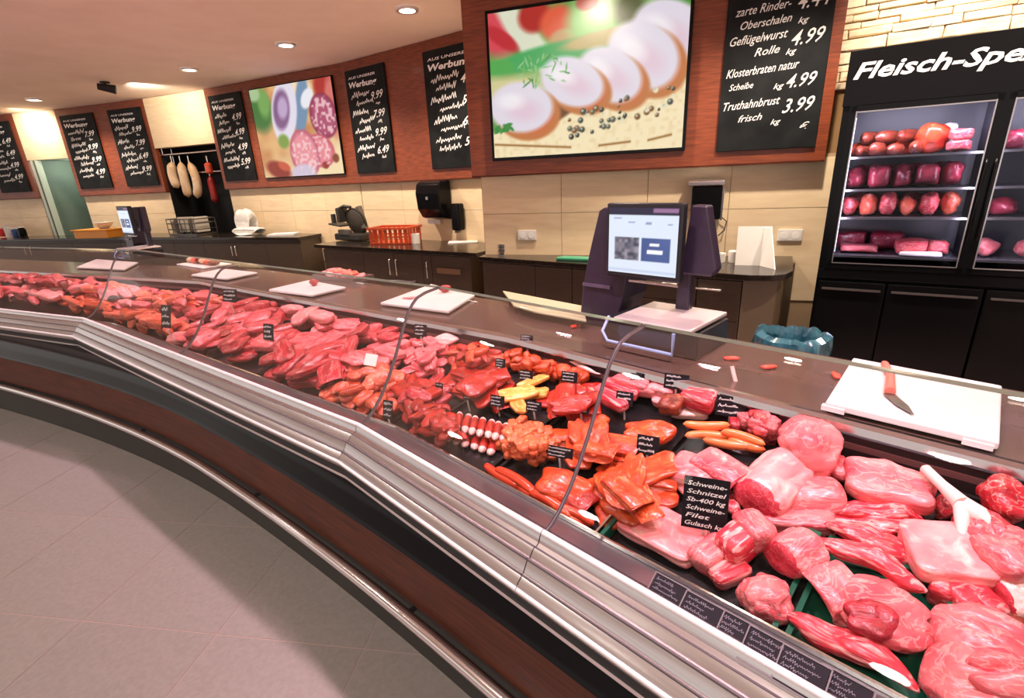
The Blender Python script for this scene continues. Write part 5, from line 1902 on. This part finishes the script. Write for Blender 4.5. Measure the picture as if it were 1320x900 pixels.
quad_board('cutting_board', 'white cutting board in front of the dark left counter', [(286, 346), (332, 351), (292, 359), (246, 354)], WT + .006, .014, board_m, group=BG)
quad_board('cutting_board', 'farthest white cutting board, left of the blue till screen', [(124, 334), (178, 338), (160, 347), (98, 344)], WT + .006, .014, board_m, group=BG)


def scrap(name, px, py, z, L, W, H, m, label, an=.4, kind='lump', cat='meat'):
    p = un(px, py, z + H / 2)
    return piece(name, kind, [m], p, (math.cos(an), math.sin(an), 0), (0, 0, 1), (L, W, H), label, cat, None, None, 3)


zb = WT + .0205
scrap('meat_scrap', 574, 372, zb, .07, .04, .04, beef, 'red meat scrap on the cutting board near the bend', .6)
scrap('meat_strip', 528, 384, zb, .09, .025, .012, pork_pale, 'pale meat strip on the cutting board near the bend', -.4, 'strip')
scrap('meat_scrap', 405, 364, zb, .06, .04, .04, beef, 'small red scrap on the board left of the meat tray', .6)
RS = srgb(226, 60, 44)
rt = mat('red_scrap', RS, .4)  # colour of red reflections on the worktop, modelled as small pieces
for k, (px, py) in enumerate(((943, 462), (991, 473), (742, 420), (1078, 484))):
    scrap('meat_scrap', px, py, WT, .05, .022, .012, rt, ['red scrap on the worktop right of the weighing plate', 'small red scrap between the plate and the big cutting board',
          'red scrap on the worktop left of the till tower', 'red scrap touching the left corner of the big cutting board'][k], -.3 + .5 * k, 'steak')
gp = thing('glass_plate', 'flat pale green glass plate on the worktop left of the till tower', 'glass plate', un(706, 399, .985))  # reflection in the case glass, modelled as a pale plate on feet
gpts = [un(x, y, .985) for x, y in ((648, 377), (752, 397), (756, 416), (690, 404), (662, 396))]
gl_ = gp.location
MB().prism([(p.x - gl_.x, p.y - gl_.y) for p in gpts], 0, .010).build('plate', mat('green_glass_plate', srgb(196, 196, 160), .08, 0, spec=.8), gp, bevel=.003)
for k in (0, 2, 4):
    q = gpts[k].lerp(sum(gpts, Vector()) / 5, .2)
    MB().tube([(q.x - gl_.x, q.y - gl_.y, -.033), (q.x - gl_.x, q.y - gl_.y, 0)], .006, 8).build('foot', steel_dark, gp)  # feet of the modelled pane reflection
# steel tray with ham pieces behind the boards
tc_ = un(442, 357, .965)
st_ = thing('steel_tray', 'steel tray with sliced ham pieces in front of the counter gap', 'tray', (tc_.x, tc_.y, WT), -.64)
MB().box((0, 0, .003), (.42, .17, .006)).build('base', steel, st_)
b = MB()
for c_, s_ in (((0, -.085, .015), (.42, .004, .03)), ((0, .085, .015), (.42, .004, .03)), ((-.21, 0, .015), (.004, .17, .03)), ((.21, 0, .015), (.004, .17, .03))):
    b.box(c_, s_)
b.build('rim', steel, st_)
r = random.Random(5)
for k in range(9):
    p = Vector((tc_.x, tc_.y, 0)) + Vector((math.cos(-.64), math.sin(-.64), 0)) * (-.17 + k * .042) + Vector((.6, .8, 0)) * r.uniform(-.03, .03)
    p.z = WT + .03 + .015 * (k % 2)
    piece('ham_slice', 'steak', [[pork_pale, veal, fat_m, poultry][k % 4]], p, (math.cos(k), math.sin(k), 0), (r.uniform(-.2, .2), r.uniform(-.2, .2), 1), (.10, .07, .03),
          'ham slice in the steel tray, %s from the left' % ['first', 'second', 'third', 'fourth', 'fifth', 'sixth', 'seventh', 'eighth', 'ninth'][k], 'meat', 'ham slices in the steel tray', None, 3)
tg = un(512, 364, WT + .01)
to = thing('tongs', 'dark steel tongs on the worktop right of the ham tray', 'tongs', (tg.x, tg.y, WT + .012), -.5)
for s in (-1, 1):
    MB().tube([(-.13, 0, 0), (0, .018 * s, .004), (.09, .014 * s, 0), (.13, .02 * s, 0)], [.006, .006, .007, .012], 8).build('arm', steel_dark, to, 60)
tc_ = un(262, 339, .97)
st_ = thing('meat_platter', 'platter with brownish pieces right of the far left till', 'platter', (tc_.x, tc_.y, WT), -.64)
MB().box((0, 0, .006), (.5, .22, .012)).build('base', white_plastic, st_, bevel=.003)
for k in range(6):
    p = Vector((tc_.x, tc_.y, WT + .036)) + Vector((.8, -.6, 0)) * (-.2 + k * .08)
    piece('roast_piece', 'lump', [[salami_pale, poultry, ham_m][k % 3]], p, (1, .3 * k, 0), (0, 0, 1), (.09, .10, .045), 'roast piece on the platter by the far left till, %s from the left' % ORD[k], 'meat', 'roast pieces on the platter', None, 3)

# waste bin with a teal bag behind the counter
bc = un(1021, 428, .90)
wb = thing('waste_bin', 'bin lined with a crumpled teal plastic bag behind the counter', 'bin', (bc.x, bc.y, 0))
MB().lathe([(.09, .002), (.108, .60), (.112, .84), (.106, .84), (.086, .02)], 28).build('bin_body', black_matt, wb, 40)
bm_ = MB()
prof = [(.122, .70), (.135, .78), (.140, .84), (.132, .885), (.110, .90), (.094, .87), (.09, .78), (.075, .66)]
n = 72
vs, fs = [], []
for i, (rr, z) in enumerate(prof):
    for k in range(n):
        a = 2 * math.pi * k / n
        w = noise.noise(Vector((math.cos(a) * 4, math.sin(a) * 4, z * 14))) * .016 + noise.noise(Vector((math.cos(a) * 11, math.sin(a) * 11, z * 24))) * .007
        vs.append(((rr + w) * math.cos(a), (rr + w) * math.sin(a), z + w * .9))
for i in range(len(prof) - 1):
    for k in range(n):
        k2 = (k + 1) % n
        fs.append((i * n + k, i * n + k2, (i + 1) * n + k2, (i + 1) * n + k))
bm_.add(vs, fs).build('bag', mat('teal_bag', srgb(26, 74, 86), .14, 0, srgb(60, 116, 126), 16, coat=.8), wb, 30)

# ------------------------------------------------------------------ things on and above the back counters
CT = .923
p = un(445, 311, CT)
sl = thing('meat_slicer', 'grey meat slicer standing at the open end of the middle counter', 'slicer', (-1.80, 5.93, CT + .001), math.atan2(MD.y, MD.x))
sm, sdk = mat('slicer_grey', srgb(120, 116, 108), .35, .5), mat('slicer_dark', srgb(52, 50, 46), .4)
MB().box((.02, .05, .045), (.44, .26, .075)).build('base', sdk, sl, bevel=.015)
MB().box((-.02, -.06, .10), (.18, .06, .06)).build('control_box', sm, sl, bevel=.008)
MB().lathe([(.12, -.01), (.135, -.006), (.135, .006), (.06, .02), (.02, .02)], 36, M=Matrix.Translation((.07, .03, .21)) @ Matrix.Rotation(math.pi / 2 + .25, 4, 'X')).build('blade', sm, sl, 40)
MB().lathe([(.145, -.012), (.155, -.012), (.155, .012), (.145, .012)], 36, M=Matrix.Translation((.07, .045, .21)) @ Matrix.Rotation(math.pi / 2 + .25, 4, 'X')).build('blade_guard', sdk, sl, 40)
MB().box((-.13, -.03, .17), (.20, .20, .018), M=Matrix.Rotation(.12, 4, 'Y')).build('carriage', sdk, sl, bevel=.005)
MB().box((-.08, -.02, .29), (.05, .14, .16), M=Matrix.Rotation(.0, 4, 'Y')).build('pusher', sdk, sl, bevel=.012)
MB().tube([(-.20, -.05, .17), (-.20, -.05, .30)], .028, 12).build('carriage_grip', sdk, sl, 60)
MB().tube([(-.10, -.03, .36), (-.03, -.02, .385), (.06, 0, .37)], .018, 10).build('top_handle', sdk, sl, 60)
MB().box((.22, .06, .20), (.06, .06, .26), M=Matrix.Rotation(-.28, 4, 'Y')).build('motor_arm', sm, sl, bevel=.01)

# red-orange plastic crate
cr_o = thing('plastic_crate', 'orange red slotted plastic crate on the middle counter', 'crate', (-1.20, 5.52, CT + .001), math.atan2(MD.y, MD.x) + .28)
W, D, H = .46, .30, .17
MB().box((0, 0, .006), (W, D, .012)).build('base', crate_m, cr_o)
rm = MB()
for c_, s_ in (((0, -D / 2, H - .01), (W + .03, .03, .022)), ((0, D / 2, H - .01), (W + .03, .03, .022)), ((-W / 2, 0, H - .01), (.03, D - .03, .022)), ((W / 2, 0, H - .01), (.03, D - .03, .022)),
               ((0, -D / 2, .075), (W, .008, .016)), ((0, D / 2, .075), (W, .008, .016)), ((-W / 2, 0, .075), (.008, D, .016)), ((W / 2, 0, .075), (.008, D, .016))):
    rm.box(c_, s_)
rm.build('rim', crate_m, cr_o)
for i in range(8):
    x = -W / 2 + .02 + i * (W - .04) / 7
    for y in (-D / 2, D / 2):
        MB().box((x, y, .082), (.036 if i % 2 else .028, .007, .15)).build('side_slat', crate_m, cr_o)
for j in range(5):
    y = -D / 2 + .03 + j * (D - .06) / 4
    for x in (-W / 2, W / 2):
        MB().box((x, y, .082), (.007, .034, .15)).build('side_slat', crate_m, cr_o)

# towel and soap dispensers on the recessed wall
wn = left_normal(FASC[5], FASC[6])
wd = (FASC[6] - FASC[5]).normalized()
wrz = math.atan2(wd.y, wd.x)


def on_wall5(px, py):
    q = hit(px, py, FASC[5] + wn * .06, FASC[6] + wn * .06)
    return q


q = on_wall5(569, 258)
tw = thing('towel_dispenser', 'black paper towel dispenser on the cream wall below the half hidden board', 'dispenser', q, wrz)
prof = [(-.02, -.195), (-.14, -.17), (-.20, -.08), (-.215, .08), (-.19, .17), (-.15, .195), (-.02, .195)]
vs = [(-.165, y, z) for y, z in prof] + [(.165, y, z) for y, z in prof]
n = len(prof)
MB().add(vs, [tuple(range(n))[::-1], tuple(range(n, 2 * n))] + [(i, (i + 1) % n, n + (i + 1) % n, n + i) for i in range(n)]).build('housing', black, tw, bevel=.015)
MB().box((0, -.213, .03), (.03, .006, .03)).build('lock', steel, tw)
MB().box((-.05, -.09, -.215), (.18, .004, .045)).build('paper_towel', white_paper, tw)
q = on_wall5(596, 279)
sd = thing('soap_dispenser', 'small black soap dispenser right of the towel dispenser', 'dispenser', q, wrz)
MB().box((0, -.07, .0), (.11, .10, .27)).build('housing', black, sd, bevel=.02)
MB().box((0, -.085, -.145), (.05, .05, .025)).build('nozzle', steel_dark, sd, bevel=.005)
q = un(597, 312, CT + .005)
tag(MB().box((q.x, q.y, CT + .006), (.30, .16, .010), M=None).build('paper_sheet', white_paper, None), 'flat white paper stack at the right end of the middle counter', 'paper')
q = un(543, 309, CT)
rl_ = thing('paper_roll', 'short white paper roll below the towel dispenser', 'paper roll', (q.x - .0, min(q.y, 5.35), CT + .001))
MB().lathe([(.018, .0), (.045, .0), (.045, .10), (.018, .10)], 20, caps=False).build('roll', white_paper, rl_, 40)

# on the right counter
q = un(648, 327, CT)
cu = thing('steel_cup', 'small steel cup at the left end of the right counter', 'cup', (q.x, q.y - .03, CT + .001))
MB().lathe([(.030, 0), (.034, .02), (.036, .085), (.032, .085), (.028, .01)], 20).build('body', steel, cu, 40)
for z in (.03, .06):
    MB().lathe([(.0365, z), (.0375, z + .004), (.0365, z + .008)], 20, caps=False).build('band', steel_dark, cu, 40)
q = un(738, 333, CT + .01)
tag(MB().prism([(q.x - .13, q.y + .0), (q.x + .10, q.y - .13), (q.x + .16, q.y - .05), (q.x - .06, q.y + .08)], CT + .001, CT + .022).build('green_tray', green_m, None, bevel=.006), 'flat mint green tray on the right counter, left of the till screen', 'tray')


def wall_r(px, py):
    return hit(px, py, RW0 - RN * .002, RW1 - RN * .002)


rrz = math.atan2(RD.y, RD.x)
for px, lab in ((680, 'white double wall socket above the steel cup'), (1018, 'white double wall socket near the refrigerator')):
    q = wall_r(px, 303)
    so = thing('wall_socket', lab, 'socket', q, rrz, 'white wall sockets')
    MB().box((0, -.010, 0), (.155, .018, .08)).build('cover', white_plastic, so, bevel=.004)
    for x in (-.036, .036):
        MB().lathe([(.026, 0), (.026, .003), (.022, .003)], 20, M=Matrix.Translation((x, -.019, 0)) @ Matrix.Rotation(math.pi / 2, 4, 'X')).build('outlet', white_paper, so)
q = wall_r(910, 256)
di = thing('label_printer', 'black box with chrome top mounted on the wall behind the till', 'dispenser', q, rrz)
MB().box((.0, -.085, -.01), (.20, .13, .23), M=Matrix.Rotation(.10, 4, 'X')).build('housing', black, di, bevel=.012)
MB().box((-.01, -.085, .125), (.235, .15, .035), M=Matrix.Rotation(.10, 4, 'X')).build('chrome_top', steel, di, bevel=.008)
MB().box((.105, -.085, -.02), (.012, .10, .22), M=Matrix.Rotation(.10, 4, 'X')).build('chrome_side', steel, di)
MB().tube([(.10, -.03, -.12), (.15, -.03, -.16), (.14, -.04, -.22), (.10, -.05, -.26)], .004, 6).build('cable', black_matt, di, 60)
q = un(975, 343, CT)
pp = thing('paper_stand', 'white folded paper cards standing at the right end of the counter', 'paper stand', (q.x, q.y, CT + .001), -.42)
tw_ = .006
MB().box((-.03, .02, .125), (.20, .006, .25), M=Matrix.Rotation(-.06, 4, 'X')).build('back_card', white_paper, pp)
MB().add([(.02, .0, 0), (.10, -.12, 0), (.105, -.12, 0), (.03, .01, 0), (.02, .03, .24), (.06, -.0, .24), (.065, .0, .24), (.03, .035, .24)],
         [(0, 1, 5, 4), (3, 7, 6, 2), (4, 5, 6, 7), (1, 2, 6, 5), (0, 4, 7, 3), (0, 3, 2, 1)]).build('folded_card', white_paper, pp)
q = un(946, 338, CT)
rr_ = thing('receipt_roll', 'white receipt rolls beside the standing paper cards', 'paper roll', (q.x, q.y, CT + .001))
MB().lathe([(.012, 0), (.04, 0), (.04, .075), (.012, .075)], 20, caps=False).build('roll', white_paper, rr_, 40)
MB().lathe([(.012, 0), (.035, 0), (.035, .06), (.012, .06)], 20, M=Matrix.Translation((-.085, .03, 0)), caps=False).build('roll', white_paper, rr_, 40)

# on the left counter
CL = .9555
for px, py, lab in ((130, 302, 0),):
    q = un(px, py, CL + .05)
    ob = thing('orange_tray', 'orange yellow plastic tray on the counter right of the doorway', 'tray', (q.x, q.y, CL + .001), -.25)
    MB().box((0, 0, .06), (.62, .30, .11)).build('body', orange_m, ob, bevel=.012)
    MB().box((0, 0, .12), (.66, .34, .015)).build('rim', orange_m, ob, bevel=.004)
q = un(134, 291, CL + .17)
MBx = thing('white_bowl', 'white bowl standing on the orange tray', 'bowl', (q.x, q.y, CL + .129))
MB().lathe([(.05, 0), (.11, .06), (.12, .09), (.11, .09), (.04, .012)], 24).build('bowl', white_plastic, MBx, 40)
q = un(320, 302, CL)
wb_ = thing('paper_bags', 'crumpled white paper bags on the dark left counter right of the alcove', 'paper bag', (q.x, q.y, CL + .001), -.3)
vs, fs, _ = shape('fold', 2, 4)
MB().add([(v.x * .26, v.y * .2, v.z * .34 + .17) for v in vs], fs).build('bag', white_paper, wb_, 30)
MB().add([(v.x * .42 + .06, v.y * .24 - .05, v.z * .10 + .05) for v in vs], fs).build('bag', white_paper, wb_, 30)
q = un(366, 303, CL)
tag(MB().box((q.x, q.y, CL + .012), (.34, .22, .022), M=None).build('paper_stack', white_paper, None), 'stack of white paper sheets at the right end of the left counter', 'paper')
q = un(250, 302, CL)
gb = thing('grey_basket', 'grey wire basket of packs on the counter below the hanging sausages', 'basket', (q.x, q.y, CL + .001), -.45)
MB().box((0, 0, .01), (.60, .32, .018)).build('base', steel_dark, gb)
for z in (.08, .16, .22):
    MB().tube([(-.3, -.16, z), (.3, -.16, z), (.3, .16, z), (-.3, .16, z), (-.3, -.16, z)], .008, 6).build('wire', steel_dark, gb)
for i in range(7):
    x = -.3 + i * .1
    MB().tube([(x, -.16, .01), (x, -.16, .22)], .006, 6).build('upright', steel_dark, gb)
    MB().tube([(x, .16, .01), (x, .16, .22)], .006, 6).build('upright', steel_dark, gb)
r = random.Random(8)
for k in range(6):
    pk = mat('pack_%s' % 'abc'[k % 3], [srgb(170, 160, 140), srgb(110, 96, 80), srgb(214, 206, 190)][k % 3], .5)
    ca, sa = math.cos(-.45), math.sin(-.45)
    lx, ly = -.22 + k * .088, r.uniform(-.05, .05)
    o = MB().box((0, 0, 0), (.075, .20, .17 + .02 * (k % 3))).build('pack', pk, None, bevel=.01)
    o.location = (q.x + lx * ca - ly * sa, q.y + lx * sa + ly * ca, CL + .036 + (.17 + .02 * (k % 3)) / 2)
    o.rotation_euler = (r.uniform(-.1, .1), 0, -.45)
    tag(o, 'paper pack in the grey wire basket, %s from the left' % ORD[k], 'pack', 'packs in the wire basket')
JG = 'small jars at the far left'
for k, (px, m, h) in enumerate(((4, red_m, .13), (13, white_plastic, .17), (21, mat('blue_jar', srgb(60, 84, 140), .3), .12), (30, black, .14))):
    q = un(px, 303, CL)
    j = thing('jar', ['red jar', 'white jar', 'blue jar', 'dark jar'][k] + ' on the far left counter beside the doorway', 'jar', (q.x * .96, q.y * .96, CL + .001))
    MB().lathe([(.05, 0), (.055, .02), (.055, h * .8), (.04, h * .9), (.04, h)], 18).build('body', m, j, 40)
    MB().lathe([(.044, h), (.044, h + .02)], 18).build('lid', white_plastic, j, 40)

# light switch beside the alcove
q = hit(297, 286, FASC[3] + an * .3, FASC[4] + an * .3)
ls = thing('light_switch', 'white light switch on the dark right side of the alcove', 'switch', (FASC[4].x + an.x * .25 - ad.x * .012, FASC[4].y + an.y * .25 - ad.y * .012, q.z), math.atan2(ad.y, ad.x))
MB().box((0, 0, 0), (.018, .09, .15)).build('plate', white_plastic, ls, bevel=.004)
MB().box((-.011, 0, .0), (.006, .05, .06)).build('rocker', white_paper, ls)

# rails and hanging sausages in the alcove
for z, yy, lab in ((2.06, .06, 'upper steel hanging rail in the alcove'), (1.80, .20, 'lower steel hanging rail in the alcove')):
    a, b = FASC[3] + an * yy, FASC[4] + an * yy
    o = thing('hanging_rail', lab, 'rail', (a.x, a.y, z))
    MB().tube([(0, 0, 0), (b.x - a.x, b.y - a.y, 0)], .012, 8).build('rod', chrome, o, 60)
    for f in (.04, .96):
        MB().tube([((b.x - a.x) * f, (b.y - a.y) * f, 0), ((b.x - a.x) * f, (b.y - a.y) * f, 2.16 - z)], .008, 6).build('hanger', chrome, o, 60)


def hang(px, ptop, pbot, r, m, label, yy, bow=0., name='hanging_sausage', group=None):
    A, B = FASC[3] + an * yy, FASC[4] + an * yy
    a, b = hit(px, ptop, A, B), hit(px, pbot, A, B)
    o = thing(name, label, 'sausage', (a.x, a.y, a.z), 0, group)
    L = a.z - b.z
    n = 12
    pts, rs_ = [], []
    for i in range(n + 1):
        u = i / n
        pts.append((ad.x * bow * math.sin(u * math.pi), ad.y * bow * math.sin(u * math.pi), -.06 - (L - .06) * u))
        rs_.append(r * (.15 + .85 * math.sin(min(1, u * 5) * math.pi / 2)) * (1 if u < .85 else math.sqrt(max(.02, 1 - ((u - .85) / .15) ** 2))))
    MB().tube(pts, rs_, 14).build('sausage', m, o, 60)
    MB().tube([(0, 0, .02), (0, 0, -.07)], .006, 6).build('string', white_paper, o)
    return o


hang(220, 203, 243, .062, salami_pale, 'pale mould skinned sausage, leftmost in the alcove', .06, -.05)
hang(231, 203, 255, .062, salami_pale, 'longest pale mould skinned sausage, second in the alcove', .06, .0)
hang(242, 203, 256, .058, salami_pale, 'pale mould skinned sausage, third in the alcove', .06, .07)
hang(266, 203, 225, .05, saus_o, 'short pink sausage hanging above the long red one', .06)
hang(269, 221, 262, .05, salami_red, 'long red sausage hanging at the right of the alcove', .20)
